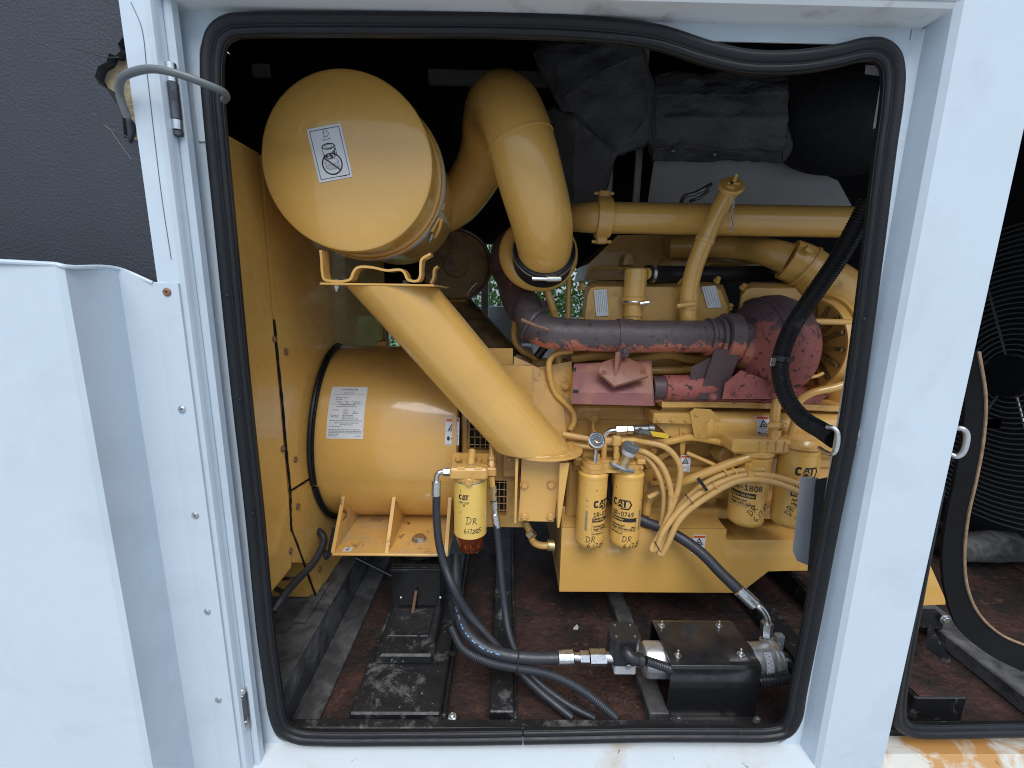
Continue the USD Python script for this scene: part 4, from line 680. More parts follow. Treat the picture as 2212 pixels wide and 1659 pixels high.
# filler tube with cap and chain
t = thing('oil_filler', 'yellow oil filler tube leaning right with a lever cap and hanging chain', 'filler tube', A(1487, 690, .53))
fp = p3((1487, 690, .535), (1487, 662, .53), (1489, 630, .525), (1498, 585, .515), (1522, 520, .505), (1552, 455, .50), (1578, 408, .495))
obj('tube', tube(fp, .0285, 24), yellow, t); obj('base_flange', lathe([(0, .033), (.010, .033), (.012, .031), (.055, .030)], A(1487, 668, .53), EZ, 26), yellow_cast, t); obj('clamp_lug', tube(pl(.495, (1462, 661), (1500, 656)), .008, 8), yellow_cast, t)
ax = unit(V(-.12, -.72, .62)); obj('neck_band', lathe([(-.008, .029), (-.007, .031), (.007, .031), (.008, .029)], fp[4], fp[5] - fp[4], 26), yellow, t)
obj('cap', lathe([(-.012, .030), (.002, .036), (.007, .040), (.014, .040), (.017, .037), (.018, .012), (.018, 0)], fp[-1], ax, 32), yellow, t)
ct = fp[-1] + ax * .018; obj('cap_lever', [hull([ct + V(dx, dy, 0) + ax * h for dx, h in [(-.004, 0), (.008, 0), (-.002, .034), (.006, .034)] for dy in (-.004, .004)]), tube([ct + V(-.02, -.01, 0), ct + V(.02, -.005, .0)], .004, 8)], yellow_cast, t)
obj('cap_nut', dome(ct + V(-.008, -.012, 0), ax, .006), ink, t)
cc_ = spline(pl(.462, (1583, 425), (1584, 445), (1580, 465), (1583, 485), (1578, 500)), 6)
for k in range(len(cc_) - 1): a_, b_ = cc_[k], cc_[k + 1]; d_ = (b_ - a_) * .35; n_ = V(.004, 0, 0) if k % 2 else V(0, .004, 0); obj('chain_link', tube([a_ - d_, a_ + n_, b_ + n_ * .6, b_ + d_, b_ - n_, a_ - n_ * .6], .0009, 5, 3, True), zinc, t, smooth=50)
obj('wire_clip', [tube(p3((1470, 440, .72), (1478, 425, .70), (1500, 418, .70), (1520, 408, .70), (1536, 398, .72)), .007, 8), tube(p3((1490, 435, .71), (1508, 428, .69), (1530, 412, .70)), .006, 8)], steel_dark, label='small dark bent fitting behind the oil filler cap', category='fitting')
t = thing('breather_hose', 'black rubber hose running right from the yellow breather', 'hose', A(1400, 591, .57)); obj('hose', tube(p3((1398, 591, .565), (1440, 592, .60), (1550, 592, .70), (1690, 590, .80), (1760, 590, .8)), .029, 20), rubber, t); obj('clamp', lathe([(0, .0295), (.001, .031), (.011, .031), (.012, .0295)], A(1406, 591, .572), V(1, .08, 0), 26), zinc, t)
for k, pts in enumerate([[(1500, 560), (1520, 548), (1560, 552), (1600, 548), (1650, 560)], [(1520, 575), (1540, 568), (1590, 570), (1640, 566)]]): obj('far_line', tube(pl(.88, *pts), .006, 8), yellow_cast, en)
# big air duct on the right
t = thing('compressor_duct', 'fat yellow air duct bending down to the compressor at the right', 'duct', A(1800, 760, .55))
obj('duct', tube(p3((1835, 870, .60), (1850, 800, .60), (1845, 700, .60), (1810, 630, .60), (1750, 585, .62)), [.10, .105, .10, .085, .075], 32), yellow_cast, t)
obj('coupling_sleeve', tube(p3((1768, 602, .612), (1735, 575, .625), (1700, 560, .64)), [.078, .074, .072], 30), yellow, t)
for (u, v, Y) in [(1768, 600, .612), (1735, 577, .625)]: obj('band', lathe([(-.006, .074), (-.005, .080), (.005, .080), (.006, .074)], A(u, v, Y), A(1700, 558, .64) - A(1768, 602, .612), 30), yellow_cast, t)
obj('band_lug', tube(p3((1740, 535, .55), (1752, 545, .55)), .010, 8), yellow_cast, t)
obj('inlet_pipe', tube(p3((1705, 560, .64), (1660, 545, .68), (1600, 535, .78), (1520, 530, .85), (1450, 532, .9)), [.055, .050, .048, .048, .05], 24), yellow_cast, t)
# ---------------------------------------------------------------- exhaust: scorched pipes, turbine
t = thing('exhaust_pipe', 'scorched purple grey exhaust pipe with flaking red paint crossing the engine', 'exhaust pipe', A(1350, 725, .52))
obj('pipe', tube(p3((1345, 726, .50), (1260, 724, .50), (1195, 720, .505), (1160, 708, .53), (1142, 680, .57), (1138, 655, .62)), [.054, .054, .055, .055, .052, .05], 32), redox_pipe, t)
obj('pipe', tube(p3((1335, 727, .50), (1420, 727, .50), (1535, 727, .505), (1620, 728, .51)), .0545, 32, straight=True), redox_pipe, t, label='right half of the scorched pipe')
obj('sleeve', lathe([(-.026, .0545), (-.025, .0585), (.025, .0585), (.026, .0545)], A(1348, 726, .50), EX, 36), redox_pipe, t)
obj('elbow_flange', lathe([(-.006, .058), (-.004, .066), (.004, .066), (.006, .058)], A(1152, 700, .54), V(.75, -.3, -.55), 36), redox_pipe, t)
for k, (u, r_) in enumerate([(1530, .064), (1540, .060), (1552, .068)]): obj('joint_ring', lathe([(-.007, .055), (-.006, r_), (.006, r_), (.007, .055)], A(u, 728, .505), EX, 36), redox_pipe, t)
obj('clamp_bolt', tube(pl(.435, (1126, 690), (1160, 704), (1185, 712)), .006, 8), rusty_bolt, t)
obj('clamp', lathe([(-.024, .066), (-.022, .080), (.022, .080), (.024, .066)], A(1575, 728, .505), EX, 36), redox_pipe, t, label='wide clamp collar')
t2 = thing('exhaust_bracket', 'purple grey angled bracket holding the exhaust pipe collar beside the turbine', 'bracket', A(1530, 860, .46))
obj('leg', hull([A(u, v, Y) for u, v in [(1545, 752), (1602, 758), (1560, 862), (1508, 862)] for Y in (.445, .452)]), redox, t2); obj('wing', hull([A(u, v, Y) for u, v in [(1494, 792), (1556, 762), (1530, 864), (1484, 864)] for Y in (.46, .467)]), redox, t2)
obj('foot_bolt', hexbolt(A(1540, 857, .444), -EY, .010, .008), redox_red, t2)
t3 = thing('lower_exhaust', 'short flaking red exhaust connector under the main pipe, left of the turbine', 'exhaust pipe', A(1450, 840, .48))
obj('pipe', tube(p3((1408, 838, .49), (1440, 838, .49)), .040, 26), redox, t3); obj('bellows', lathe([(0, .040), (.003, .045), (.012, .046), (.018, .043), (.026, .046), (.07, .045), (.074, .041)], A(1432, 838, .49), EX, 32), redox_red, t3); obj('pipe', tube(p3((1470, 838, .49), (1530, 835, .49), (1580, 838, .50), (1640, 850, .52), (1740, 852, .56), (1790, 840, .6)), [.044, .046, .042, .038, .036, .02], 26), redox_red, t3)
obj('flange_plate', plate_uv([(1415, 868), (1418, 858), (1500, 862), (1590, 864), (1745, 862), (1790, 850), (1770, 872), (1600, 874)], .475, .05), redox_red, t3)
for u, v in [(1585, 868), (1650, 868), (1700, 868)]: obj('bolt', hexbolt(A(u, v, .474), -EY, .007, .006), redox_red, t3)
t = thing('turbine_housing', 'mottled red and purple snail shaped turbine housing', 'turbocharger', A(1660, 850, .52))
def volute(o, ax, prof, n=56, g=.14, ph=0):
    m = lathe(prof, o, ax, n); v = np.array(m.vertices) - o; ax = unit(ax); h = v @ ax; rr = v - h[:, None] * ax
    w = np.arctan2(rr[:, 2], rr[:, 1]); s = 1 + g * (((w - ph) / (2 * PI)) % 1 - .5) * np.clip((np.linalg.norm(rr, axis=1) - .06) / .08, 0, 1); m.vertices = o + h[:, None] * ax + rr * s[:, None]; return m
tc = A(1655, 748, .53)
obj('volute', volute(tc, unit(V(1, .12, 0)), [(-.128, .058), (-.112, .060), (-.098, .066), (-.090, .080), (-.088, .098), (-.083, .118), (-.070, .142), (-.048, .160), (-.018, .171), (.015, .173), (.048, .164), (.075, .148), (.092, .126), (.098, .11), (.10, .07)], 64, .16, -2.4), redox_red, t, smooth=60)
obj('inlet_collar', lathe([(-.05, .056), (-.048, .062), (.01, .062), (.02, .075), (.04, .082)], tc + V(-.125, 0, 0), EX, 40), redox_pipe, t, smooth=50)
obj('foot', hull([A(u, v, Y) for u, v in [(1560, 862), (1566, 828), (1600, 800), (1680, 830), (1690, 862)] for Y in (.42, .52)]), redox_red, t, smooth=50)
obj('seam', rings(tc + V(-.052, -.006, 0), unit(V(1, .12, 0)), .163, .004, 56), redox_red, t)
obj('foot_bolt', hexbolt(A(1587, 846, .418), -EY, .011, .009), redox_red, t); obj('foot_bolt', hexbolt(A(1672, 852, .418), -EY, .010, .008), redox_red, t)
for k in range(7): w = 2.0 + k * .5; obj('rim_bolt', hexbolt(tc + V(.088, .139 * math.cos(w), .139 * math.sin(w)), V(-1, math.cos(w) * .4, math.sin(w) * .4), .008, .012), redox_red, t)
t = thing('compressor_housing', 'yellow finned compressor ring right of the red turbine, partly behind a ribbed hose', 'compressor', A(1770, 820, .52))
kc = A(1752, 745, .55); kx = unit(V(1, .10, 0))
obj('backplate', lathe([(-.004, .05), (.004, .145), (.02, .152)], kc, kx, 48), yellow_cast, t)
for k in range(16):
    w = k * 2 * PI / 16; d_ = V(0, math.cos(w), math.sin(w)); obj('fin', hull([kc + d_ * a + kx * h + np.cross(kx, d_) * s for a, h in [(.07, -.012), (.145, -.002), (.145, .02), (.07, .01)] for s in (-.006, .006)]), yellow_shaded, t)
obj('ring', lathe([(.0, .145), (-.006, .150), (-.006, .158), (.03, .166), (.05, .166), (.052, .150)], kc, kx, 60), yellow, t, smooth=30)
obj('v_band', lathe([(.02, .166), (.022, .174), (.04, .174), (.042, .166)], kc, kx, 60), yellow_clean, t)
obj('band_bolt', tube(p3((1750, 815, .44), (1765, 812, .44), (1778, 806, .44)), .006, 8), yellow_clean, t); obj('oil_line', tube(p3((1745, 695, .42), (1780, 695, .42), (1850, 697, .42)), .010, 12), yellow, t)
# heat shield box and clay red foot bracket
t = thing('heat_shield', 'faded pinkish red folded heat shield box under the exhaust pipe', 'heat shield', A(1320, 875, .44))
q = [A(1237, 848, .44), A(1410, 850, .44), A(1240, 786, .52), A(1405, 778, .52), A(1235, 872, .44), A(1412, 877, .44)]
obj('top', hull([q[0], q[1], q[2], q[3]] + [p - V(0, -.003, .006) for p in q[:4]]), pink, t); obj('front', hull([q[0] - V(0, 0, .001), q[1] - V(0, 0, .001), q[4], q[5]] + [p + V(0, .004, 0) for p in (q[0], q[1], q[4], q[5])]), pink, t)
obj('end', hull([q[1] + V(.001, 0, 0), q[3] + V(.001, 0, 0), q[5] + V(.001, 0, 0), q[5] + V(.001, .12, 0)] + [p + V(.003, 0, 0) for p in (q[1], q[3], q[5], q[5] + V(0, .12, 0))]), pink, t); obj('end_clip', [bx(A(1237, 800, .49), A(1244, 794, .495), .001), bx(A(1238, 848, .438), A(1250, 842, .437), .0005)], ink, t)
obj('body', hull([p + V(.004, .02, -.012) for p in (q[2], q[4] + V(0, .02, .014), q[4] + V(0, .2, .014))] + [p + V(-.006, .02, -.012) for p in (q[3], q[5] + V(0, .02, .014), q[5] + V(0, .2, .014))]), yellow_cast, t)
t = thing('pipe_foot', 'clay red five sided bracket standing on the heat shield below the pipe', 'bracket', A(1330, 830, .45))
pz = [A(u, v, Y) for u, v, Y in [(1293, 803, .435), (1327, 833, .415), (1400, 812, .425), (1392, 790, .46), (1345, 768, .48), (1302, 782, .46)]]
obj('plate', hull(pz + [p + V(0, .004, -.008) for p in pz]), clay, t)
obj('web', hull([A(u, v, Y) for u, v, Y in [(1325, 828, .424), (1330, 826, .424), (1340, 760, .44), (1330, 760, .44), (1338, 800, .47), (1348, 770, .47)]]), clay, t); obj('clevis', bx(A(1334, 772, .44), A(1357, 752, .46), .004), redox, t); obj('pin', hexbolt(A(1349, 757, .437), -EY, .009, .012), redox, t)
for u, v in [(1304, 804), (1347, 806), (1388, 803)]: obj('bolt', hexbolt(A(u, v, .438), V(0, -.5, .8), .008, .005), clay, t)
# rear turbo at the left with its dark red housing
t = thing('rear_turbocharger', 'dark red turbine behind the big yellow inlet pipe, at the end of the exhaust pipe', 'turbocharger', A(1130, 640, .66))
obj('turbine', volute(A(1128, 560, .80), unit(V(.25, 1, .1)), [(-.08, .05), (-.07, .09), (-.05, .12), (0, .135), (.06, .12), (.09, .07)], 44, .1), redox, t, smooth=60)
obj('outlet', tube(p3((1112, 600, .74), (1118, 640, .68), (1130, 672, .62)), [.07, .062, .056], 26), redox, t)
obj('flange', [hull([A(u, v, Y) for u, v in [(1105, 640), (1185, 650), (1190, 672), (1110, 668)] for Y in (.61, .63)])], redox, t)
for u, v in [(1128, 655), (1152, 640), (1180, 668)]: obj('bolt', hexbolt(A(u, v, .608), -EY, .011, .010), redox, t)
ic = A(1163, 548, .58); iax = unit(V(.02, -.92, .36))
obj('compressor_ring', tube([ic + .103 * (math.cos(w) * EX + math.sin(w) * unit(np.cross(iax, EX))) for w in np.arange(48) * 2 * PI / 48], .034, 16, 1, True), yellow, t, smooth=60)
obj('compressor_body', cyl(ic - iax * .0, ic - iax * .09, .10, 40), yellow_cast, t)
# inlet pipe: up from the air cleaner, over and down into the compressor
t = thing('air_inlet_pipe', 'fat yellow pipe arching from the air cleaner down into a black sleeve', 'pipe', A(1150, 560, .5))
pa = p3((905, 475, .80), (980, 440, .74), (1030, 375, .68), (1052, 320, .62), (1062, 262, .54), (1078, 232, .45), (1100, 245, .375), (1125, 310, .335), (1150, 400, .345), (1168, 470, .385), (1176, 530, .455), (1172, 570, .53))
obj('pipe', tube(pa, [.082, .084, .086, .089, .092, .094, .094, .0935, .0935, .092, .088, .080], 48, 12), yellow, t, smooth=60)
obj('weld_seam', lathe([(-.003, .0925), (-.0015, .0955), (.0015, .0955), (.003, .0925)], pa[7], unit(pa[8] - pa[6]), 48), yellow_cast, t)
sa = unit(pa[-1] - pa[-2]); obj('sleeve', lathe([(-.024, .088), (-.021, .100), (.05, .100), (.052, .085)], A(1175, 546, .49), unit(V(-.02, .86, -.45)), 40), rubber, t, smooth=40)
sc = A(1175, 546, .49); obj('sleeve_clamp', [lathe([(-.012, .1005), (-.011, .1025), (0, .1025), (.001, .1005)], sc, unit(V(-.02, .86, -.45)), 48)], steel_dark, t); obj('clamp_screw', [cyl(A(1150, 602, .40), A(1180, 603, .40), .006, 10), cyl(A(1180, 603, .40), A(1210, 602, .405), .009, 12), hexbolt(A(1208, 602, .405), EX, .007, .007)], zinc, t)
# lines around the rear turbo
def line(name, label, cat_, r, m, *pts, n=14): return obj(name, tube(p3(*pts), r, n), m, label=label, category=cat_)
line('oil_drain', 'yellow oil drain tube leaning down right of the rear turbocharger', 'tube', .014, yellow, (1180, 620, .60), (1192, 660, .60), (1200, 690, .61), (1206, 740, .62), (1207, 790, .60))
obj('drain_joint', [lathe([(0, .018), (.05, .018), (.052, .014)], A(1206, 830, .59), EZ, 20), hull([A(u, v, Y) for u, v in [(1192, 818), (1222, 812), (1226, 822), (1200, 838), (1190, 834)] for Y in (.57, .585)]), hexbolt(A(1200, 830, .568), -EY, .008, .007), hexbolt(A(1219, 818, .568), -EY, .008, .007)], yellow_cast, label='yellow flanged joint at the foot of the oil drain tube', category='pipe joint')
line('upright_line', 'thin straight yellow line right of the oil drain tube', 'tube', .010, yellow, (1229, 600, .66), (1227, 690, .66), (1226, 760, .66))
line('bent_line', 'yellow line with a long bend going down left of the heat shield', 'tube', .0105, yellow, (1235, 758, .56), (1200, 764, .54), (1187, 780, .53), (1188, 815, .53), (1200, 850, .53), (1222, 872, .53), (1238, 890, .53), (1240, 910, .53), (1232, 928, .53))
line('bent_line', 'yellow line in the shade left of the exhaust elbow', 'tube', .012, yellow_cast, (1112, 690, .70), (1112, 735, .70), (1125, 755, .70), (1150, 770, .68), (1165, 778, .66))
obj('sender', [cyl(A(1160, 772, .66), A(1180, 745, .66), .016, 16, .003), cyl(A(1180, 745, .66), A(1182, 725, .66), .012, 12, .002)], plastic, label='small black sender plugged in below the exhaust elbow', category='sender')
# rear air cleaner and tube on the far side
t = thing('rear_air_cleaner', 'second yellow drum air cleaner in the shade behind the first', 'air cleaner', A(975, 580, 1.05)); rc = A(985, 572, 1.0)
obj('drum', lathe([(0.006, .0), (.006, .05), (.0, .056), (0, .14), (.01, .15), (.08, .152), (.085, .158), (.10, .158), (.105, .152), (.35, .15)], rc, unit(V(-.15, 1, 0)), 48), yellow_shaded, t, smooth=30); obj('clamp', rings(rc + V(0, .02, 0), EY, .152, .006, 48), steel_dark, t)
obj('latch', tube(p3((1030, 610, 1.0), (1015, 625, 1.0), (1010, 640, 1.0)), .006, 8), zinc, t); obj('shelf', bx(A(900, 647, 1.0), A(1008, 651, 1.0) + V(0, .3, 0), .002), yellow, t)
T2, T3 = A(968, 650, 1.10), A(1080, 770, .98)
obj('rear_diagonal_tube', cut_tube(T2, T3, .085, T2[2] + .02, T3[2] - .02), yellow_shaded, label='yellow slanting tube in the shade behind the front diagonal tube', category='support tube', smooth=50)
# ---------------------------------------------------------------- insulated exhaust in the roof
t = thing('exhaust_blanket', 'dark quilted insulation blankets wrapped round the exhaust in the roof space', 'insulation blanket', A(1400, 300, 1.0))
def lumpy(m, a, f, s=0):
    v = np.array(m.vertices); n = np.array(trimesh.Trimesh(v, m.faces, process=False).vertex_normals); m.vertices = v + n * (meshkit.fbm(v * f, 3, s) - .5)[:, None] * a; return m
def wrap(pts, a, f, seed, rad=.03):
    """A stuffed, creased blanket piece: a rounded hull pushed in and out along soft folds."""
    m = hull(np.vstack([np.array(pts) + d for d in rad * np.array([[1, 0, 0], [-1, 0, 0], [0, 1, 0], [0, -1, 0], [0, 0, 1], [0, 0, -1]])])); m = fine(m, .035); m.merge_vertices(); v = np.array(m.vertices); n = np.array(m.vertex_normals)
    r_ = np.abs(meshkit.fbm(v * f + 7, 3, seed) - .5) * 2; m.vertices = v + n * (a * (np.minimum(r_ * 2.2, 1) - .6) + a * .6 * (meshkit.fbm(v * f * .4, 2, seed + 5) - .5))[:, None]; return m
obj('upper_wrap', wrap(p3((1165, 115, 1.0), (1370, 80, .95), (1412, 215, .92), (1395, 300, .92), (1330, 322, .90), (1225, 235, .92), (1200, 150, .95), (1300, 150, 1.3), (1390, 300, 1.3), (1240, 240, 1.3)), .016, 5, 1), blanket, t, smooth=60)
obj('riser_wrap', wrap(p3((1195, 240, .97), (1240, 262, .90), (1322, 330, .89), (1300, 372, .92), (1284, 440, .95), (1235, 440, .97), (1200, 330, .98), (1290, 440, 1.3), (1210, 300, 1.3)), .016, 5, 2), blanket, t, smooth=60)
obj('muffler_wrap', wrap(p3(*[(u, v, Y) for u in (1412, 1520, 1690) for v, Y in [(175, .98), (205, .92), (260, .90), (305, .93), (330, 1.0), (180, 1.25), (330, 1.25)]]), .022, 7, 3), blanket, t, smooth=60)
for k, q in enumerate([[(1340, 315, .885), (1385, 270, .88), (1400, 215, .885), (1385, 170, .90)], [(1212, 215, .90), (1260, 180, .89), (1310, 150, .89), (1380, 120, .90)], [(1418, 322, .90), (1480, 318, .885), (1560, 326, .885), (1636, 330, .90)], [(1414, 190, .90), (1412, 250, .875), (1414, 310, .89)]]): obj('seam', tube(p3(*q), .0026, 6), blanket, t)
for u, v in [(1454, 324), (1545, 332)]: obj('eyelet', dome(A(u, v, .885), -EY, .010), steel_dark, t)
obj('dark_duct', lumpy(tube(p3((1750, 250, 1.05), (1790, 260, 1.0), (1900, 260, .95)), [.19, .2, .2], 40), .02, 6, 4), black_lining, label='round black duct in the roof space at the right', category='duct', smooth=60)
t = thing('muffler_box', 'grey steel box behind the filler cap under the roof blankets', 'box', A(1600, 440, 1.15)); obj('shell', hull([A(u, v, Y) for u, v in [(1398, 445), (1420, 300), (1640, 320), (1810, 390), (1840, 445)] for Y in (1.15, 1.5)]), grey_panel, t)
for u in (1315, 1376): obj('roof_strut', bx((A(u - 6, 400, 1.2)[0], 1.2, A(u, 445, 1.2)[2] - .1), (A(u + 8, 400, 1.2)[0], 1.22, 2.65), .002), grey_panel, label=f'narrow grey roof strut {"left" if u < 1340 else "right"} of the pair above the coolant pipe', category='strut')
obj('roof_beam', bx((A(925, 165, 1.9)[0], 1.9, A(1000, 180, 1.9)[2]), (A(1200, 165, 1.9)[0], 1.94, A(1000, 150, 1.9)[2]), .002), grey_panel, label='pale roof beam far back above the inlet pipe', category='beam')
obj('small_plate', bx(A(545, 165, 1.0), A(580, 137, 1.0) + V(0, .01, 0), .002), grey_panel, label='small grey plate in the dark above the air cleaner', category='plate')
obj('corner_gusset', hull([A(1868, 160, .06), A(1905, 165, .06), A(1905, 142, .06), A(1870, 140, .06), A(1868, 160, .09), A(1905, 165, .09), A(1905, 142, .09)]), grey_panel, label='grey gusset plate inside the top right corner of the hatch', category='gusset')
obj('latch_strip', bx(A(1893, 275, .05), A(1902, 180, .06), .002), pale_panel, label='pale strip on the inside of the right hatch edge', category='strip')
obj('far_duct', [bx((.30, 1.55, .98), (.95, 1.9, 1.06), .01), tube(p3((1255, 545, 1.5), (1290, 560, 1.4), (1320, 590, 1.3)), .09, 20)], black_lining, label='black duct in the gap right of the compressor inlet ring', category='duct')
# ================================================================ FILTERS
def logo(h, hexa=False):
    """The maker's three letters with the triangle laid over the middle one, in print; h is the letters' height."""
    C = LineString([(.56 * h, .78 * h), (.42 * h, .88 * h), (.22 * h, .86 * h), (.12 * h, .70 * h), (.12 * h, .30 * h), (.22 * h, .14 * h), (.42 * h, .12 * h), (.56 * h, .22 * h)]).buffer(.115 * h, 4, cap_style=2)
    Aa = Polygon([(.62 * h, 0), (.98 * h, h), (1.22 * h, h), (1.56 * h, 0)]).difference(Polygon([(1.0 * h, .62 * h), (1.10 * h, .80 * h), (1.20 * h, .62 * h)])).difference(Polygon([(.50 * h, -.02 * h), (1.09 * h, .52 * h), (1.70 * h, -.02 * h)]).buffer(.035 * h))
    tri = Polygon([(.66 * h, -.02 * h), (1.09 * h, .40 * h), (1.52 * h, -.02 * h)])
    T = unary_union([sbox(1.30 * h, .80 * h, 2.06 * h, h), sbox(1.57 * h, 0, 1.80 * h, h)])
    g = [C, Aa, tri, T]
    if hexa: g.append(LineString([(2.16 * h, 1.0 * h), (2.5 * h, .42 * h), (2.16 * h, -.18 * h), (1.16 * h, -.22 * h)]).buffer(.085 * h, 2, cap_style=2, join_style=2))
    return affinity.translate(unary_union(g), -1.09 * h, 0)
HAND = {'D': [[(0, 0), (.08, 1)], [(-.15, .95), (.25, 1), (.55, .7), (.5, .3), (.2, .02), (-.05, .0)]], 'R': [[(.05, 0), (.12, 1)], [(.0, .92), (.35, 1), (.5, .78), (.35, .55), (.12, .48)], [(.2, .48), (.6, 0)]], '6': [[(.35, 1), (.1, .6), (.05, .25), (.2, .0), (.42, .08), (.45, .3), (.28, .42), (.08, .3)]],
        '-': [[(.05, .42), (.35, .45)]], '.': [[(.15, .05), (.2, .08)]], '1': [[(.2, 1), (.18, 0)]], '7': [[(.0, .95), (.5, 1), (.25, .0)]], '2': [[(.0, .75), (.2, 1), (.42, .8), (.3, .45), (.0, .02), (.5, .08)]], '0': [[(.25, .95), (.05, .6), (.1, .1), (.32, .05), (.45, .5), (.25, .95)]], '5': [[(.5, 1), (.12, .95), (.1, .55), (.4, .5), (.45, .15), (.1, .0)]]}
def hand(s, h, x=0, y=0, slant=.0, w=.0016, seed=1, adv=.62):
    r = random.Random(seed); L = []
    for ch in s:
        if ch != ' ':
            k = r.uniform(.88, 1.1); dy = r.uniform(-.08, .08) * h
            for st in HAND[ch]: L.append([(x + (a + slant * b + r.uniform(-.02, .02)) * h * k, y + dy + (b + r.uniform(-.02, .02)) * h * k) for a, b in st])
        x += h * (adv if ch not in '-.1' else adv * .72)
    return strokes([[tuple(q) for q in spline(np.array([(a, b, 0) for a, b in l]), 4)[:, :2]] for l in L], w)
def shape(g, d=.0005): return flat_xy(g, d)
def barcode(x, y, w, h, n, seed):
    r = random.Random(seed); g = []; yy = y
    while yy < y + h: t = r.choice([.0012, .0012, .0024]); g.append(sbox(x, yy, x + w, yy + t)); yy += t + r.choice([.0012, .002])
    return shape(unary_union(g))
def canister(name, label, c, R, z0, z1, m, th=0.0, group=None, bowl=False):
    """An upright spin-on filter: rounded bottom, rolled top seam."""
    t = thing(name, label, 'filter', (c[0], c[1], z0), group); H = z1 - z0
    if not bowl: obj('can', lathe([(0, 0), (.0, R * .62), (.003, R * .78), (.010, R * .93), (.020, R * .995), (.026, R), (H - .020, R), (H - .018, R + .0012), (H - .012, R + .0016), (H - .007, R + .0014), (H - .004, R - .002), (H, R - .006)], (c[0], c[1], z0), EZ, 56), m, t, smooth=40)
    return t
def pr_(t, c, R, ms, m, th, nm='print'): obj(nm, wrap_z(cat(ms), c, R + .0002, th, .005), m, t, smooth=False)
# fuel filters
fb = A(1316, 1020, .415)
def fuel(u, lab, th, hnd, seed, flip):
    c = A(u, 1100, .42); z1, z0 = A(u, 1027, .372)[2], A(u, 1190, .374)[2]; R = .0500
    t = canister('fuel_filter', lab, c, R, z0, z1, yellow_clean); H = z1 - z0; o = (c[0], c[1], z0)
    w_ = text('1R-0749', .0162, 0, 0, True).vertices[:, 0].max(); L = [move(shape(logo(.0270, True)), .0045, H * .580, 0), text('1R-0749', .0162, -.0255, H * .462, True, .078 / w_), shape(sbox(-.027, H * .392, .064, H * .445)),
         text('Advanced', .0072, -.023, H * .325, True), text('High Efficiency', .0072, -.023, H * .285, True), shape(unary_union([sbox(-.027, H * .265, -.0264, H * .395), sbox(-.027, H * .265, .064, H * .2675), sbox(.0634, H * .265, .064, H * .395)])), text('CATERPILLAR', .0048, -.027, H * .225, True),
         shape(Polygon([(-.018, H * .795), (-.018, H * .82), (-.0145, H * .807)]))]
    pr_(t, o, R, L, ink, th); pr_(t, o, R + .0005, [text('Fuel Filter', .0068, -.024, H * .409, True, 1, .0004)], yellow_clean, th, 'reversed_print')
    pump = unary_union([LineString([(.026, H * .285), (.026, H * .33), (.035, H * .33), (.035, H * .285)]).buffer(.0008), LineString([(.035, H * .32), (.039, H * .315), (.039, H * .29)]).buffer(.0007), sbox(.024, H * .279, .038, H * .284), sbox(.028, H * .312, .033, H * .324)])
    pr_(t, o, R, [move(shape(pump), .022, 0, 0)], ink, th)
    bx_ = -.052 if not flip else .075
    pr_(t, o, R, [barcode(bx_, H * .27, .009, H * .27, 30, seed), barcode(bx_, H * .66, .009, H * .012, 3, seed), shape(sbox(bx_ - .003, H * .585, bx_ + .011, H * .588))], ink_grey, th, 'barcode')
    pr_(t, o, R, [hand('DR', .022, hnd, H * .12, .1, .0018, seed, .75), hand('6.17.25', .017, hnd + .004, H * .045, .15, .0017, seed + 3)], ink, 0, 'handwriting')
fuel(1277, 'yellow printed fuel filter, left of the pair, under the round gauge', .44, -.022, 3, False)
fuel(1353, 'yellow printed fuel filter, right of the pair, under the dark knobbed primer pump', -.81, -.020, 8, True)
# filter base, gauge, primer
fbz = A(1316, 1027, .372)[2] + .003; xl, xr_ = A(1252, 1000, .42)[0], A(1384, 1000, .42)[0]
t = thing('fuel_filter_header', 'yellow cast base holding both fuel filters', 'filter base', (fb[0], .42, fbz))
cl, cr2 = A(1277, 1100, .42), A(1353, 1100, .42)
foot_ = unary_union([Point(cl[0], .42).buffer(.045), Point(cr2[0], .42).buffer(.045), sbox(cl[0], .39, cr2[0], .455)])
obj('body', [ext(foot_, V(0, 0, fbz - .002), EX, EY, .012), ext(foot_.buffer(-.006), V(0, 0, fbz + .0105), EX, EY, .018), ext(foot_.buffer(-.014), V(0, 0, fbz + .029), EX, EY, .008)], yellow_cast, t, smooth=40)
obj('boss', [cyl((cl[0] + .005, .40, fbz + .03), (cl[0] + .005, .40, fbz + .062), .0105, 20, .002), cyl((cl[0] + .035, .43, fbz + .03), (cl[0] + .035, .43, fbz + .085), .010, 16, .002)], yellow_cast, t)
obj('mounting_plate', bx((cl[0] - .03, .47, fbz + .0), (cr2[0] + .03, .50, fbz + .06), .006), yellow_cast, t)
obj('pad', [bx((cr2[0] + .015, .385, fbz + .030), (cr2[0] + .044, .455, fbz + .047), .003)], yellow_cast, t); obj('bolt', hexbolt(A(1385, 1010, .39), V(.3, -1, .2), .006, .006), yellow_cast, t)
gc = A(1288, 952, .37); ga = unit(V(.05, -.78, .62))
t = thing('pressure_gauge', 'round pressure gauge with a black dial and steel rim above the left fuel filter', 'gauge', A(1286, 1000, .39))
obj('case', lathe([(-.022, .0), (-.022, .018), (-.016, .0245), (.002, .026), (.004, .0275), (.008, .0275), (.0095, .0245), (.0075, .0235)], gc, ga, 40), zinc, t); obj('dial', lathe([(.0070, .0232), (.0080, .0232), (.0082, .0)], gc, ga, 40), ink, t)
gx = unit(np.cross(EZ, ga)) * -1; gx = unit(np.cross(unit(np.cross(ga, EX)), ga)); gy = np.cross(ga, gx); go = gc + ga * .0084
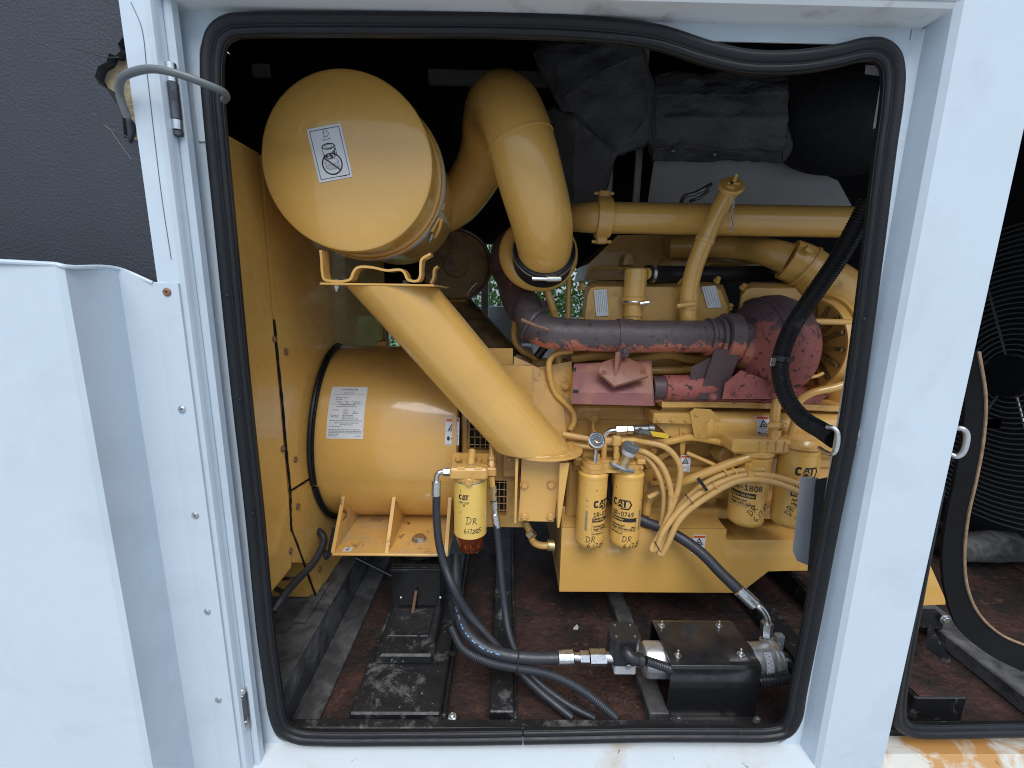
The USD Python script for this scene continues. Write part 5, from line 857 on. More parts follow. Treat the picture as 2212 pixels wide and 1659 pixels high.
tick = unary_union([LineString([(.0195 * math.cos(w), .0195 * math.sin(w)), (.0225 * math.cos(w), .0225 * math.sin(w))]).buffer(.0005) for w in np.linspace(-.8, PI + .8, 17)] + [affinity.translate(sbox(-.0018, -.0012, .0018, .0012), .015 * math.cos(w), .014 * math.sin(w)) for w in np.linspace(-.4, PI + .4, 7)])
obj('scale', put(flat_xy(tick, .0003), go, gx, gy), blue_ink, t, smooth=False); obj('needle', put(flat_xy(unary_union([Polygon([(-.002, -.008), (.002, -.008), (-.010, -.0005)]), Point(-.001, -.0075).buffer(.0028)]), .0006), go, gx, gy), brass, t, smooth=False)
obj('print', put(flat_xy(unary_union([sbox(.002 + .0022 * k, -.009, .0036 + .0022 * k, -.0075) for k in range(4)]), .0003), go, gx, gy), paper, t, smooth=False)
obj('stem', [cyl(A(1287, 978, .39), A(1286, 1002, .395), .0075, 6), cyl(gc + V(0, .012, -.012), A(1287, 980, .39), .008, 12)], zinc, t)
p0, p1 = A(1346, 1005, .385), A(1367, 957, .375); pd = unit(p1 - p0)
t = thing('primer_pump', 'hand primer pump with a dark knurled knob, tilted above the right fuel filter', 'primer pump', p0)
obj('barrel', cyl(p0, p0 + pd * .045, .0165, 26, .002), brass, t); obj('collar', lathe([(.040, .017), (.043, .022), (.055, .0225), (.058, .020)], p0, pd, 30), grey_panel, t)
kn = lathe([(.058, .019), (.060, .0245), (.078, .0255), (.082, .023), (.083, .010), (.0835, 0)], p0, pd, 60); v = np.array(kn.vertices) - p0; h_ = v @ pd; rr = v - h_[:, None] * pd; s = 1 + .05 * np.sign(np.sin(np.arange(len(v)) % 60 / 60 * 2 * PI * 20)) * (np.linalg.norm(rr, axis=1) > .024)
kn.vertices = p0 + h_[:, None] * pd + rr * s[:, None]; obj('knob', kn, grey_vinyl, t, smooth=20); obj('knob_centre', dome(p0 + pd * .0835, pd, .004), alu, t)
fl_ = unary_union([Point(0, 0).buffer(.022), Point(-.032, .004).buffer(.010), Point(.032, -.004).buffer(.010)]).convex_hull
a1_ = unit(np.cross(EY, pd)); a2_ = np.cross(pd, a1_); obj('flange', ext(fl_, p0 - pd * .006, a1_, a2_, .007), alu, t); obj('gasket', ext(fl_.buffer(.0012), p0 - pd * .010, a1_, a2_, .0038), grey_vinyl, t)
for s in (-.030, .030): obj('bolt', hexbolt(p0 + a1_ * s + pd * .001 - a2_ * .002 * s / .03, pd, .0065, .006), yellow_cast, t)
t = thing('fuel_elbow', 'yellow elbow fittings on the filter base between gauge and primer pump', 'pipe fitting', A(1333, 1000, .40))
obj('riser', [cyl(A(1332, 1000, .40), A(1331, 960, .40), .0095, 16), cyl(A(1332, 990, .40), A(1332, 978, .40), .012, 6)], yellow_cast, t); obj('elbow', bx(A(1322, 962, .40) - V(0, .012, 0), A(1342, 942, .40) + V(0, .012, 0), .004), yellow_cast, t); obj('nut', cyl(A(1340, 952, .40), A(1372, 951, .41), .0105, 6), yellow_cast, t); obj('stub', cyl(A(1370, 951, .41), A(1392, 955, .42), .009, 12), yellow_cast, t)
# fuel water separator
c = A(1016, 1090, .340); R = .0535; z1, z0, zb_ = A(1015, 1046, .29)[2], A(1014, 1166, .29)[2], A(1014, 1204, .29)[2]
t = canister('water_separator', 'pale yellow fuel filter with an amber bowl, hanging left of the bracket post', c, R, zb_, z1, yellow_pale, bowl=True); H = z1 - z0; o = (c[0], c[1], z0)
obj('can', lathe([(0, R - .003), (.002, R), (H - .003, R), (H, R - .003)], o, EZ, 56), yellow_pale, t, smooth=40); obj('seal_ring', rings((c[0], c[1], z1 + .002), EZ, R - .002, .0032, 48), zinc, t)
obj('bowl', lathe([(zb_ - z0, .0), (zb_ - z0, R * .58), (zb_ - z0 + .004, R * .70), (-.022, R * .86), (-.004, R * .93), (-.0005, R * .94)], o, EZ, 40), amber, t, smooth=50)
for k in range(12): w = k * 2 * PI / 12; obj('bowl_rib', cyl((c[0] + R * .87 * math.sin(w), c[1] - R * .87 * math.cos(w), z0 - .005), (c[0] + R * .71 * math.sin(w), c[1] - R * .71 * math.cos(w), zb_ + .006), .0022, 6), amber, t)
obj('drain', cyl((c[0] + .02, c[1] - .012, zb_ + .001), (c[0] + .02, c[1] - .012, zb_ - .005), .006, 10), alu, t)
L = [move(shape(logo(.0165)), 0, H * .725, 0), text('133-4490' if False else 'FFD-4490' if False else '423-4490' if False else '1R-4490' if False else 'ECO-4490', .0045, 0, H * .665, True, 1, .0005, True), shape(unary_union([sbox(-.012, H * .645, .012, H * .648), sbox(-.002, H * .605, .003, H * .632).difference(sbox(-.001, H * .612, .002, H * .62))])), shape(Polygon([(-.012, H * .86), (-.012, H * .89), (-.009, H * .875)])), shape(Polygon([(-.012, H * .48), (-.012, H * .51), (-.009, H * .495)]))]
pr_(t, o, R, L, ink, -.30); pr_(t, o, R, [hand('DR', .022, -.010, H * .285, .05, .0017, 2, .85), hand('6-17.2025', .0155, -.020, H * .12, .12, .0015, 6, .44)], ink, .05, 'handwriting')
t = thing('separator_head', 'yellow cast head and bolted bracket above the amber bowled filter', 'filter head', (c[0], c[1], z1 + .005)); zt_ = A(1015, 1011, .29)[2]
obj('head', [lathe([(0, R + .002), (.003, R + .004), (.022, R + .004), (.026, R)], (c[0], c[1], z1 + .004), EZ, 40), bx((c[0] - R - .006, c[1] - R - .004, z1 + .016), (c[0] + R + .004, c[1] - .008, zt_), .006), bx((c[0] - R * .6, c[1] - .01, z1 + .016), (c[0] + R * .6, c[1] + R, zt_ - .012), .006)], yellow_cast, t, smooth=30)
obj('boss', [cyl((c[0] + .0, c[1] - R - .010, z1 + .010), (c[0], c[1] - .02, z1 + .012), .0125, 24, .002), cyl((c[0] + .004, c[1] - .02, zt_ - .004), (c[0] + .004, c[1] + .03, zt_ + .03), .011, 18, .003), cyl((c[0] - .035, c[1] - R + .004, zt_ - .002), (c[0] - .012, c[1] - R + .004, zt_ - .002), .007, 12), cyl((c[0] + .018, c[1] - R + .004, zt_ - .002), (c[0] + .04, c[1] - R + .004, zt_ - .002), .007, 12)], yellow_cast, t, smooth=30)
obj('head_bolt', hexbolt((c[0] + .004, c[1] - .022, zt_ - .002), V(0, -.5, .8), .011, .006), brass, t)
obj('bracket_plate', plate_uv([(977, 1003), (977, 984), (983, 980), (1058, 980), (1062, 990), (1056, 1003)], .40, .010), yellow, t)
for u in (990, 1035): obj('bolt', hexbolt(A(u, 990, .399), -EY, .010, .009), yellow_cast, t)
# oil filters
def oil(u, v0, v1, Y, lab, th, seed, hx, rot):
    c = A(u, 1100, Y); R = .059; z1, z0 = A(u, v0, Y - R)[2], A(u, v1, Y - R)[2]; t = canister('oil_filter', lab, c, R, z0, z1, yellow_clean); H = z1 - z0; o = (c[0], c[1], z0)
    L = [move(shape(logo(.030, True)), .0, H * .70, 0), text('1R-1808', .0185, -.034, H * .545, True, .9), shape(sbox(-.036, H * .44, .05, H * .51)), text('Advanced', .0085, -.031, H * .385, True), text('High Efficiency', .0085, -.031, H * .335, True), shape(unary_union([Point(.032, H * .36).buffer(.006).difference(Point(.032, H * .36).buffer(.005)), Point(.026, H * .32).buffer(.003).difference(Point(.026, H * .32).buffer(.0022)), sbox(-.036, H * .31, .05, H * .3125)]))]
    pr_(t, o, R, L, ink, th); pr_(t, o, R + .0005, [text('Engine Oil Filter', .0078, -.033, H * .457, True, 1, .0004)], yellow_clean, th, 'reversed_print')
    m = cat(hand('DR', .021, 0, .012, .1, .0019, seed, .8), hand('6.17.25', .019, -.006, -.020, .1, .0018, seed + 2)); w = rot; q = np.array(m.vertices); m.vertices = np.stack([q[:, 0] * math.cos(w) - q[:, 1] * math.sin(w) + hx, q[:, 0] * math.sin(w) + q[:, 1] * math.cos(w) + H * .18, q[:, 2]], 1); pr_(t, o, R, [m], ink, 0, 'handwriting')
oil(1611, 990, 1146, .43, 'yellow oil filter partly behind the hoses, left of the oil filter pair', -.95, 4, -.004, .9)
oil(1707, 975, 1150, .40, 'yellow oil filter at the right, beside the grey latch plate', -.10, 7, -.022, 1.25)
t = thing('oil_filter_header', 'yellow cast header above the two oil filters', 'filter base', A(1660, 985, .42))
zo = A(1660, 985, .36)[2]; obj('header', [bx((A(1565, 985, .42)[0], .37, zo), (A(1790, 985, .42)[0], .50, zo + .05), .010)], yellow_cast, t, smooth=25)
for u, v0, Y in [(1611, 990, .43), (1707, 975, .40)]: cc2 = A(u, 1100, Y); z_ = A(u, v0, Y - .059)[2]; obj('rim', lathe([(-.001, .058), (.003, .066), (.014, .067), (.018, .060), (.03, .05)], (cc2[0], cc2[1], z_), EZ, 40), yellow, t)
obj('fin', [bx(A(1640 + 18 * k, 975, .365), A(1646 + 18 * k, 955, .365) + V(0, .05, 0), .002) for k in range(5)], yellow_cast, t)
# ================================================================ HOSES AND LINES NEAR THE FILTERS
def hose(name, label, r, m, *pts, n=14, ends=(), category='hose'):
    P = p3(*pts); t = thing(name, label, category, P[0]); obj('hose', tube(P, r, n, 10), m, t); return t, P
HY = 'painted_hose'
hose(HY, 'upper yellow painted hose arching from the primer pump down to the tied bundle', .0100, yellow_hose, (1215, 938, .46), (1290, 950, .45), (1380, 953, .44), (1440, 968, .42), (1468, 1005, .41), (1466, 1050, .405), (1450, 1100, .40), (1428, 1150, .385), (1410, 1180, .38), (1408, 1188, .375), (1416, 1186, .37), (1432, 1150, .37), (1470, 1100, .375), (1530, 1055, .37), (1600, 1028, .36), (1660, 1027, .34), (1735, 1048, .32))
hose(HY, 'middle yellow painted hose looping low in the bundle right of the fuel filters', .0100, yellow_hose, (1225, 960, .47), (1300, 968, .46), (1380, 972, .44), (1425, 1000, .425), (1447, 1050, .41), (1448, 1100, .40), (1436, 1160, .385), (1424, 1194, .37), (1428, 1198, .365), (1442, 1175, .36), (1470, 1120, .36), (1540, 1066, .355), (1600, 1038, .345), (1665, 1040, .33), (1735, 1066, .31))
hose(HY, 'inner yellow painted hose dropping behind the right fuel filter bundle', .0092, yellow_hose, (1372, 975, .45), (1400, 992, .44), (1424, 1030, .43), (1434, 1070, .43), (1432, 1110, .43), (1425, 1150, .42))
hose(HY, 'lower yellow painted hose crossing from the bundle up to the clamp', .0092, yellow_hose, (1440, 1130, .40), (1480, 1080, .40), (1530, 1040, .39), (1580, 1020, .385), (1610, 1015, .37), (1650, 1014, .36))
hose(HY, 'yellow painted hose along the back from the bundle to the oil filters', .0095, yellow_hose, (1400, 1075, .46), (1450, 1050, .46), (1500, 1040, .46), (1560, 1030, .45), (1610, 1040, .44))
for k, (u, v, Y, d) in enumerate([(1455, 1068, .398, (1, .1)), (1420, 1180, .372, (.6, -1)), (1490, 1080, .37, (1, -1.2)), (1545, 1052, .362, (.5, -1))]):
    c = A(u, v, Y); a_ = unit(V(d[1], 0, d[0])); obj('cable_tie', tube([c + V(math.cos(w) * .020 * d[0] / 1.2, math.sin(w) * .016, -math.cos(w) * .020 * d[1] / 1.2 * -1) for w in np.arange(14) * 2 * PI / 14], .0016, 6, 2, True), yellow_hose if k in (0, 3) else plastic, label=['yellow cable tie high on the hose bundle', 'black cable tie low on the hose bundle near its bottom loop', 'black cable tie in the middle of the crossing hoses', 'yellow cable tie on the crossing hoses near the clamp'][k], category='cable tie')
obj('tie_tail', hull([A(u, v, Y) for u, v in [(1504, 1035), (1510, 1030), (1530, 1058), (1525, 1062)] for Y in (.355, .358)]), plastic, label='black plastic tie end sticking up from the crossing hoses', category='cable tie')
t = thing('hose_clamp', 'yellow clip holding two hoses in front of the left oil filter', 'clamp', A(1626, 1020, .34)); obj('clip', bx(A(1618, 1034, .335), A(1634, 1008, .335) + V(0, .035, 0), .003), yellow_clean, t); obj('screw', hexbolt(A(1626, 1012, .334), -EY, .006, .004), yellow_cast, t)
t = thing('hose_clamp', 'double yellow clamp where the hoses cross the fat oil line', 'clamp', A(1575, 1022, .40)); obj('clip', [rings(A(1568, 1022, .39), V(.8, 0, .5), .014, .004, 20), rings(A(1588, 1020, .385), V(.8, 0, .5), .014, .004, 20)], yellow_clean, t); obj('screw', hexbolt(A(1578, 1030, .37), -EY, .006, .006), yellow_cast, t)
t, P = hose('oil_line', 'fat yellow oil line bending from the engine up past the ribbed hose', .0155, yellow, (1396, 1110, .50), (1402, 1080, .50), (1430, 1062, .49), (1500, 1032, .43), (1580, 1000, .40), (1640, 978, .39), (1668, 955, .40), (1672, 930, .41), (1676, 880, .42), (1690, 830, .44), n=18, category='tube')
obj('joint', [lathe([(-.012, .019), (-.010, .020), (.010, .020), (.012, .019)], A(1673, 935, .41), EZ, 20), bx(A(1660, 925, .385), A(1700, 912, .40), .004)], yellow, t); obj('joint_bolt', hexbolt(A(1694, 918, .384), -EY, .008, .007), yellow_cast, t)
hose('oil_line', 'yellow oil line curving down behind the ribbed hose at the right', .0125, yellow, (1850, 822, .40), (1800, 838, .40), (1752, 850, .41), (1726, 868, .415), (1718, 905, .415), (1706, 945, .42), (1690, 968, .43), (1660, 972, .44), (1600, 965, .46), (1540, 952, .47), (1490, 945, .47), (1440, 955, .46), (1400, 958, .45), n=16, category='tube')
hose('thin_line', 'thin slanting yellow line from the label tab to the hose clamp', .0065, yellow, (1484, 978, .45), (1530, 998, .43), (1572, 1018, .40), n=10, category='tube')
hose('feed_line', 'yellow feed line running left from the fuel elbow behind the gauge', .0105, yellow_hose, (1225, 945, .50), (1262, 950, .48), (1300, 955, .45), (1345, 958, .43), n=12, category='tube')
hose('gauge_line', 'thin yellow line dropping from the engine boss behind the gauge', .0055, yellow_cast, (1283, 905, .57), (1281, 925, .54), (1290, 945, .48), n=8, category='tube')
t, P = hose('filter_riser', 'yellow riser with nuts right of the amber bowled filter', .0095, yellow, (1062, 960, .42), (1062, 985, .40), (1062, 1012, .37), n=14, category='tube'); obj('nut', [cyl(A(1062, 985, .40), A(1062, 995, .39), .014, 6), cyl(A(1062, 998, .385), A(1062, 1008, .375), .013, 6), bx(A(1050, 1030, .36), A(1072, 1012, .36) + V(0, .02, 0), .004)], yellow_cast, t)
# ball valve
t = thing('ball_valve', 'steel ball valve with a yellow lever on a bent pipe above the gauge', 'valve', A(1375, 928, .45))
obj('pipe', tube(p3((1305, 950, .46), (1308, 938, .455), (1318, 931, .45), (1335, 929, .45)), .0095, 16), zinc, t)
obj('nut', cyl(A(1330, 929, .45), A(1352, 928, .45), .0165, 6), zinc, t); obj('nut', cyl(A(1354, 928, .45), A(1366, 928, .45), .015, 6), zinc, t)
obj('body', [cyl(A(1367, 928, .45), A(1400, 927, .45), .016, 24, .003), cyl(A(1398, 927, .45), A(1412, 927, .45), .0185, 24, .002)], steel_dark, t); obj('stem', [cyl(A(1383, 930, .435), A(1383, 931, .42), .010, 16), hexbolt(A(1383, 931, .42), -EY, .008, .008)], steel_dark, t)
obj('lever', hull([A(u, v, Y) for u, v in [(1384, 926), (1390, 937), (1412, 933), (1408, 940)] for Y in (.415, .42)]), steel_dark, t); obj('lever_grip', hull([A(u, v, Y) for u, v in [(1404, 931), (1410, 942), (1442, 948), (1446, 942), (1440, 936)] for Y in (.410, .421)]), lever_yellow, t, label='yellow vinyl lever grip')
# separator hoses
def crimp(t, a, b, r, m=zinc): obj('crimp', lathe([(0, r * .85), (.003, r), (np.linalg.norm(np.asarray(b) - a) * .5, r * 1.02), (np.linalg.norm(np.asarray(b) - a) - .003, r), (np.linalg.norm(np.asarray(b) - a), r * .8)], a, np.asarray(b) - a, 16), m, t, smooth=20)
t, P = hose('fuel_hose', 'dark grey hose with a bent steel end, hanging left of the amber bowled filter', .0125, hose_black, (943, 1068, .29), (943, 1110, .285), (948, 1170, .275), (960, 1220, .26), (980, 1270, .23), (1012, 1325, .23), (1050, 1370, .215), (1095, 1420, .195), (1160, 1488, .15), (1235, 1550, .10))
crimp(t, A(942, 1072, .29), A(943, 1038, .295), .0145); obj('elbow', tube(p3((943, 1040, .295), (943, 1030, .295), (948, 1021, .295), (958, 1019, .30)), .0085, 14), zinc, t); obj('nut', cyl(A(957, 1019, .30), A(973, 1019, .305), .0135, 6), zinc, t); obj('stub', cyl(A(972, 1019, .305), A(984, 1019, .31), .010, 12), zinc, t)
t, P = hose('fuel_hose', 'dark grey hose with steel and brass fittings, hanging right of the amber bowled filter', .0118, hose_black, (1072, 1130, .36), (1077, 1180, .35), (1083, 1250, .32), (1090, 1310, .29), (1100, 1370, .245), (1122, 1425, .205), (1165, 1475, .165), (1225, 1520, .13), (1285, 1552, .10))
crimp(t, A(1074, 1140, .36), A(1069, 1108, .365), .0135)
for a_, b_, r_, m_ in [((1069, 1108), (1067, 1096), .010, zinc), ((1067, 1098), (1066, 1082), .0135, zinc), ((1066, 1080), (1065, 1064), .012, brass), ((1065, 1064), (1064, 1050), .0135, brass), ((1064, 1050), (1062, 1030), .010, yellow_cast)]: obj('fitting', cyl(A(*a_, .366), A(*b_, .367), r_, 6), m_, t)
t, P = hose('suction_hose', 'thick black hose with blue print sweeping to the pump inlet', .0175, hose_black, (985, 1200, .44), (985, 1260, .36), (990, 1320, .27), (1008, 1365, .20), (1045, 1398, .165), (1090, 1414, .155), (1150, 1421, .15), (1214, 1421, .15), n=18)
for k in range(16):
    q0 = P[3] + 0; s_ = spline(P[2:6], 8); i = min(int(k * 1.5), len(s_) - 2); p_ = s_[i]; d_ = unit(s_[i + 1] - s_[i]); n_ = unit(EYE - p_); n_ = unit(n_ - d_ * (n_ @ d_)); b_ = np.cross(n_, d_); obj('printed_mark', put(flat_xy(sbox(-.004, -.0018, .004 if k % 3 else .001, .0018), .0004), p_ + n_ * .0172 - b_ * .004, d_, b_), blue_ink, t, smooth=False)
crimp(t, A(1205, 1421, .15), A(1240, 1420, .15), .0215)
for a_, b_, r_, n_ in [(1240, 1254, .013, 18), (1253, 1272, .0185, 6), (1274, 1308, .0235, 6), (1308, 1326, .0165, 20)]: obj('fitting', cyl(A(a_, 1420, .15), A(b_, 1420, .15), r_, n_), zinc, t)
t, P = hose('sheathed_hose', 'black hose in a spiral sheath running low under the suction hose to the sill', .0001, hose_black, (1040, 1425, .15), (1090, 1440, .14)); obj('sheath', ribbed(p3((975, 1355, .24), (1000, 1400, .19), (1050, 1428, .15), (1110, 1442, .14), (1170, 1452, .13), (1220, 1470, .11), (1270, 1500, .085), (1330, 1550, .06)), .0125, .006, .10), hose_black, t)
obj('hose_drop', tube(p3((985, 1210, .43), (990, 1260, .40), (978, 1310, .36), (985, 1345, .30)), .012, 12), hose_black, label='black hose dropping beside the channel mount', category='hose')
c = A(1117, 1432, .145); obj('cable_tie', tube([c + V(.004 * math.sin(w), math.cos(w) * .026, math.sin(w) * .034) for w in np.arange(16) * 2 * PI / 16], .0018, 6, 2, True), plastic, label='black cable tie round the hoses left of the pump fitting', category='cable tie')
t, P = hose('drain_pipe', 'yellow drain elbow below the bracket post at the corner of the oil pan', .013, yellow_cast, (1135, 1128, .50), (1145, 1150, .49), (1152, 1170, .485), (1168, 1178, .485), (1196, 1178, .49), n=16, category='pipe'); obj('nut', [cyl(A(1142, 1158, .488), A(1152, 1148, .488), .019, 6), cyl(A(1182, 1178, .487), A(1196, 1178, .49), .020, 20)], brass, t)
# black hose from the pump up to the filters
t, P = hose('delivery_hose', 'black hose running from the pump outlet elbow up behind the fuel filters', .0185, hose_black, (1310, 1010, .50), (1315, 1060, .50), (1340, 1098, .49), (1390, 1125, .46), (1450, 1150, .41), (1510, 1190, .36), (1560, 1240, .31), (1612, 1290, .26), n=18)
crimp(t, A(1594, 1273, .275), A(1632, 1308, .245), .021); obj('elbow', tube(p3((1628, 1303, .25), (1645, 1315, .235), (1657, 1335, .225), (1658, 1358, .222)), [.012, .011, .011, .0115], 16), zinc, t)
obj('nut', cyl(A(1657, 1345, .222), A(1655, 1372, .222), .0185, 6), zinc, t); obj('collar', lathe([(0, .018), (.004, .021), (.014, .021), (.018, .017), (.03, .017)], A(1655, 1392, .222), EZ, 24), alu, t)
# ================================================================ PUMP
t = thing('pump_cover', 'glossy black bent steel cover over the transfer pump, four studs on top', 'pump cover', A(1540, 1560, .10))
fl0, fr0, bl0, br0 = A(1452, 1440, .10), A(1648, 1440, .10), A(1410, 1338, .24), A(1575, 1340, .24)
zc2 = A(1452, 1440, .10)[2]; xa, xb = fl0[0], fr0[0]; yb = Az(1490, 1339, zc2)[1]
obj('cover', sweep([V(xa, 0, 0), V(xb, 0, 0)], np.array([(y, z) for y, z in np.array(LineString([(.105, .03), (.105, zc2 - .014), (.109, zc2 - .004), (.119, zc2), (yb, zc2)]).buffer(.002, 4, cap_style=2, join_style=1).exterior.coords)[:-1]]), up=EY) if False else ext(LineString([(.105, .012), (.105, zc2 - .012), (.1085, zc2 - .0035), (.117, zc2), (yb - .012, zc2), (yb - .003, zc2 - .003), (yb, zc2 - .012), (yb, .012)]).buffer(.0022, 4, cap_style=2), V(xa, 0, 0), EY, EZ, xb - xa), black_gloss, t, smooth=30)
obj('foot_strip', bx((xa - .004, .072, .010), (xb - .01, .1025, .016), .001), black_gloss, t)
for u, v in [(1429, 1352), (1553, 1352), (1464, 1416), (1600, 1414)]:
    p = Az(u, v, zc2 + .002); b = obj('stud', [lathe([(0, .011), (.002, .011), (.0022, .0075)], p, EZ, 20), hexbolt(p + V(0, 0, .002), EZ, .0075, .007, False, .010)], zinc, t)
t = thing('transfer_pump', 'cast aluminium transfer pump and motor under the black cover', 'pump', A(1680, 1430, .17)); pz_ = zc2 - .055; py = .185
obj('motor', lathe([(0, .0), (.004, .030), (.012, .047), (.022, .052), (.10, .052)], (A(1385, 1420, .17)[0], py, pz_), EX, 40), alu, t, smooth=30); obj('neck', cyl((A(1355, 1420, .17)[0], py, pz_), (A(1390, 1420, .17)[0], py, pz_), .022, 24), alu, t)
xe = A(1690, 1425, .17)[0]; obj('pump_head', lathe([(0, .05), (.060, .052), (.064, .058), (.070, .060), (.078, .060), (.080, .056), (.086, .055), (.092, .050), (.093, .0)], (xe - .095, py, pz_), EX, 44), alu, t, smooth=30)
for k in range(6): w = k * PI / 3 + .3; obj('cover_screw', hexbolt((xe - .003, py + .048 * math.cos(w), pz_ + .048 * math.sin(w)), EX, .005, .006), zinc, t)
obj('end_cap', cyl((xe, py, pz_ - .01), (xe + .03, py, pz_ - .01), .032, 28, .004), plastic, t); obj('end_plate', bx((xe + .012, py + .04, pz_ - .02), (xe + .04, py + .06, pz_ + .05), .003), grey_panel, t)
obj('rating_label', wrap_x(flat_xy(sbox(-.010, -.030, .012, .030), .0006), (xe - .058, py, pz_), .0527, .55, .012), paper, t, smooth=False)
obj('label_print', wrap_x(flat_xy(unary_union([sbox(-.007 + (k % 2) * .008, -.024 + .006 * k, -.002 + (k % 2) * .008, -.022 + .006 * k) for k in range(9)]), .0004), (xe - .058, py, pz_), .0534, .55, .012), ink_grey, t, smooth=False)
t = thing('float_switch', 'black plastic switch box with four screws on its lid, on the pump inlet', 'switch box', A(1345, 1440, .15)); sw = A(1344, 1372, .155); sz = A(1344, 1372, .155)[2]
ovl = Polygon([(-.043, -.02), (-.03, -.036), (.03, -.036), (.043, -.02), (.043, .02), (.03, .036), (-.03, .036), (-.043, .02)]).buffer(.003); so = V(A(1347, 1400, .155)[0], .165, 0)
obj('lid', ext(ovl, V(so[0], so[1], sz - .004), EX, EY, .010), plastic, t); obj('box', ext(ovl.buffer(-.0025), V(so[0], so[1], sz - .085), EX, EY, .0805), plastic, t)
for dx, dy in [(-.028, -.022), (.028, -.022), (-.022, .024), (.026, .024)]: obj('lid_screw', lathe([(0, .0042), (.0015, .004), (.0018, .0016)], so + V(dx, dy, sz + .0062), EZ, 12), zinc, t)
obj('base', bx(so + V(-.030, -.034, sz - .118), so + V(.035, .03, sz - .086), .003), grey_panel, t); obj('base_bolt', hexbolt(A(1358, 1440, .125), -EY, .006, .005), zinc, t)
t = thing('pump_conduit', 'black ribbed conduit elbow running from the switch box under the pump cover', 'conduit', A(1355, 1410, .12)); obj('elbow', tube(p3((1352, 1404, .14), (1354, 1408, .115), (1362, 1418, .105), (1378, 1424, .105)), .0165, 16), plastic, t); obj('nut', lathe([(0, .019), (.014, .019), (.016, .016)], A(1378, 1424, .105), A(1400, 1428, .105) - A(1378, 1424, .105), 18), plastic, t); obj('ribbed_tube', ribbed(p3((1395, 1427, .105), (1420, 1435, .108), (1452, 1446, .115)), .0125, .006), plastic, t)
obj('cable_conduit', ribbed(p3((1640, 1470, .13), (1680, 1467, .12), (1710, 1462, .11)), .0165, .010, .16), plastic, label='black ribbed conduit leaving the pump to the right', category='conduit')
# ================================================================ RIGHT EDGE
t = thing('ribbed_hose', 'thick black ribbed hose hanging in a curve inside the right edge of the hatch', 'hose', A(1700, 740, .25))
rp = p3((1880, 430, .16), (1855, 480, .18), (1810, 560, .22), (1755, 640, .26), (1707, 715, .29), (1685, 790, .29), (1700, 860, .26), (1735, 905, .21), (1775, 930, .15), (1805, 950, .08)); obj('hose', ribbed(rp, .0235, .0070, .08, 22), rubber, t)
obj('band', lathe([(-.008, .026), (-.006, .0275), (.006, .0275), (.008, .026)], A(1688, 775, .29), rp[5] - rp[4], 20), plastic, t); obj('tag', bx(A(1664, 791, .25), A(1677, 773, .25) + V(0, .003, 0), .001), zinc, t)
t = thing('hose_hook', 'bent steel hook with pale plastic tips clasping the ribbed hose end', 'hook', A(1795, 960, .0)); obj('wire', tube(p3((1786, 922, .0), (1800, 924, -.012), (1808, 932, -.018), (1810, 950, -.02), (1805, 974, -.018), (1797, 981, -.01), (1782, 976, .02), (1770, 968, .05)), .0055, 12), zinc, t)
for v in (937, 960): obj('tip', tube(p3((1848, v - 7, -.006), (1856, v, -.008), (1849, v + 7, -.006)), .005, 10), alu, t)
t = thing('latch_plate', 'grey plate with a black rubber buffer inside the right hatch edge', 'plate', A(1745, 1130, .10)); obj('plate', hull([A(u, v, Y) for u, v in [(1728, 1030), (1768, 1032), (1756, 1225), (1722, 1212), (1712, 1190)] for Y in (.12, .123)]), grey_panel, t); obj('buffer', hull([A(u, v, Y) for u, v in [(1762, 1036), (1790, 1030), (1768, 1240), (1744, 1236), (1748, 1215)] for Y in (.06, .118)]), plastic, t)
# ================================================================ OPENING RIGHT OF THE PILLAR
fx = 2.35; fc_ = V(fx, 1.0, .92)
t = thing('fan_guard', 'black wire fan guard of many rings seen through the opening right of the pillar', 'fan guard', fc_)
for k in range(26):
    R_ = .10 + k * .024; obj('ring_wire', rings(fc_, EX, R_, .0032, 72, 6), grey_vinyl, t)
for k in range(8): w = k * PI / 4 + .35; obj('spoke', cyl(fc_ + V(.006, .09 * math.cos(w), .09 * math.sin(w)), fc_ + V(.006, .72 * math.cos(w), .72 * math.sin(w)), .005, 8), zinc if k in (4, 5) else grey_vinyl, t)
obj('hub', cyl(fc_ - V(.02, 0, 0), fc_ + V(.02, 0, 0), .10, 32, .004), black_gloss, t)
obj('fan_shroud', [bx((fx + .10, .1, .05), (fx + .14, 2.0, 1.88), .002)], black_lining, label='black radiator shroud behind the wire fan guard', category='shroud')
w0 = PI / 180; obj('shroud_clip', bx(A(2115, 905, .8), A(2160, 925, .8), .004), plastic, label='small black clip block on the fan guard edge', category='clip')
fp_ = spline(p3((2105, 600, .06), (2112, 700, .06), (2098, 780, .06), (2080, 960, .055), (2066, 1100, .05), (2048, 1180, .05), (2040, 1250, .05), (2052, 1320, .05), (2090, 1375, .05), (2150, 1415, .05), (2230, 1445, .05)), 10)
fp2 = spline(p3((2112, 760, .04), (2127, 860, .04), (2122, 950, .04), (2106, 1040, .04), (2090, 1110, .04), (2081, 1200, .04), (2088, 1270, .04), (2112, 1325, .04), (2160, 1370, .04), (2230, 1400, .04)), 10)
t = thing('loose_seal', 'loose wide black rubber strip with a frayed brown edge hanging right of the pillar', 'rubber strip', fp2[30]); n_ = len(fp2); q0 = fp2; off = np.array([A(*p, .06) for p in [(2070, 760), (2085, 860), (2078, 950), (2062, 1040), (2047, 1110), (2036, 1200), (2044, 1285), (2070, 1355), (2130, 1410), (2210, 1452)]]); q1 = spline(off, 10)
v = np.concatenate([q0, q1, q1 + V(0, .008, 0), q0 + V(0, .008, 0)]); f = []
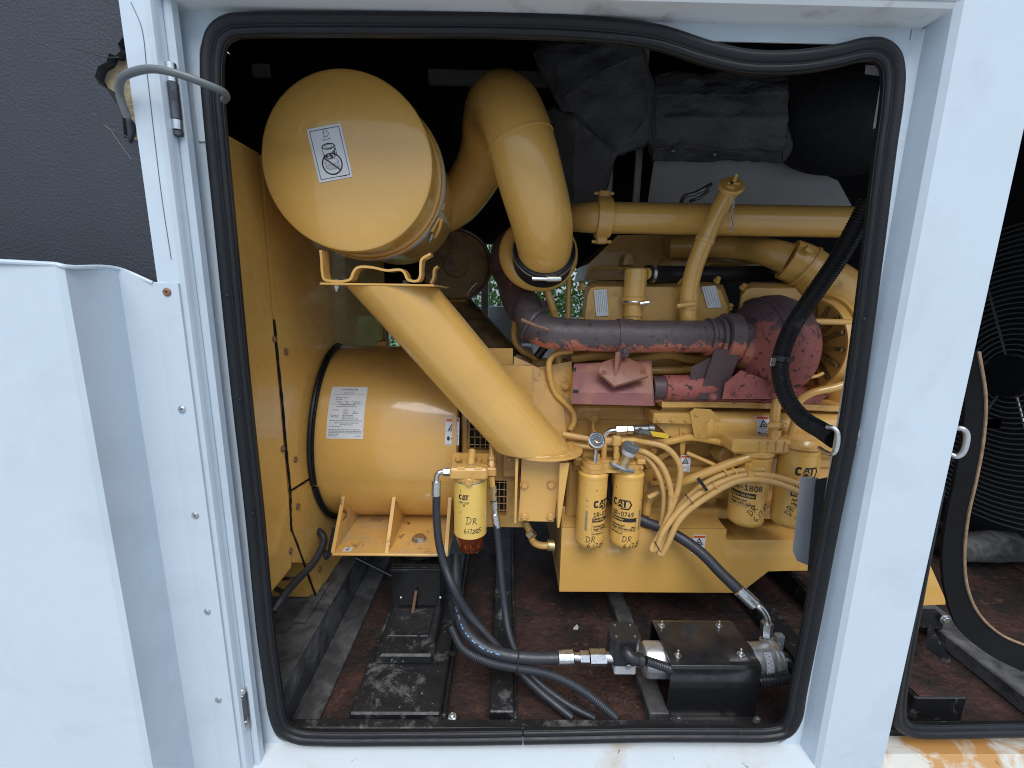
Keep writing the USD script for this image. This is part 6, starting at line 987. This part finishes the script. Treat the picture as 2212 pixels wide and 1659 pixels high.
for a_ in range(4):
    for k in range(n_ - 1): i, j = a_ * n_ + k, ((a_ + 1) % 4) * n_ + k; f += [[i, j, j + 1], [i, j + 1, i + 1]]
obj('strip', trimesh.Trimesh(v, f, process=False), strip_rubber, t); obj('frayed_edge', tube(q0 + V(.002, -.001, 0), .0035, 6, 1), cord_brown, t)
t = thing('grab_handle', 'small pale loop handle beside the right edge of the white pillar', 'handle', A(2075, 985, 0)); obj('loop', tube(p3((2060, 925, .01), (2078, 926, .0), (2088, 936, -.003), (2087, 960, -.003), (2078, 980, .0), (2066, 986, .005), (2055, 982, .012)), .0062, 12), alu, t)
t = thing('mounting_bracket', 'yellow angled foot of the engine showing right of the pillar', 'mounting foot', A(2010, 1305, .25)); obj('web', hull([A(u, v, Y) for u, v in [(1990, 1215), (2005, 1215), (2042, 1300), (1990, 1306)] for Y in (.30, .45)]), yellow_cast, t); obj('edge', hull([A(u, v, .285) for u, v in [(2000, 1218), (2010, 1222), (2042, 1294), (2042, 1306), (1985, 1308), (1985, 1300), (2034, 1298)]] + [A(u, v, .298) for u, v in [(2000, 1218), (2042, 1294), (2042, 1306), (1985, 1308)]]), yellow, t)
t = thing('engine_mount', 'dusty grey mount block under the yellow foot right of the pillar', 'mount', A(2000, 1340, .28)); obj('block', hull([A(u, v, Y) for u, v in [(1960, 1315), (2020, 1315), (2040, 1335), (2035, 1360), (1950, 1350)] for Y in (.28, .45)]), black_dusty, t); obj('gusset', hull([A(u, v, Y) for u, v in [(2005, 1350), (2012, 1350), (2055, 1430), (2045, 1432), (2000, 1400)] for Y in (.22, .24)]), black_dusty, t); obj('bolt', hexbolt(A(2040, 1337, .27), -EY, .012, .010), zinc, t)
t = thing('skid_beam', 'worn skid beam running slantwise on the rusty floor right of the pillar', 'steel rail', (1.3, .3, 0)); obj('beam', bx((1.24, .10, 0), (1.40, 1.9, .09), .006), black_dusty, t); obj('beam_top', bx((1.25, .10, .0905), (1.39, 1.9, .094), .001), rust_floor, t); obj('rail', bx((1.62, .08, 0), (1.74, 1.9, .06), .005), grey_dusty, t)
obj('air_bag', lumpy(tube(p3((2060, 1185, .9), (2150, 1180, .9), (2260, 1190, .9)), [.06, .075, .05], 24), .02, 10, 7), grey_dusty, label='grey dusty rounded housing below the fan guard', category='housing', smooth=60)
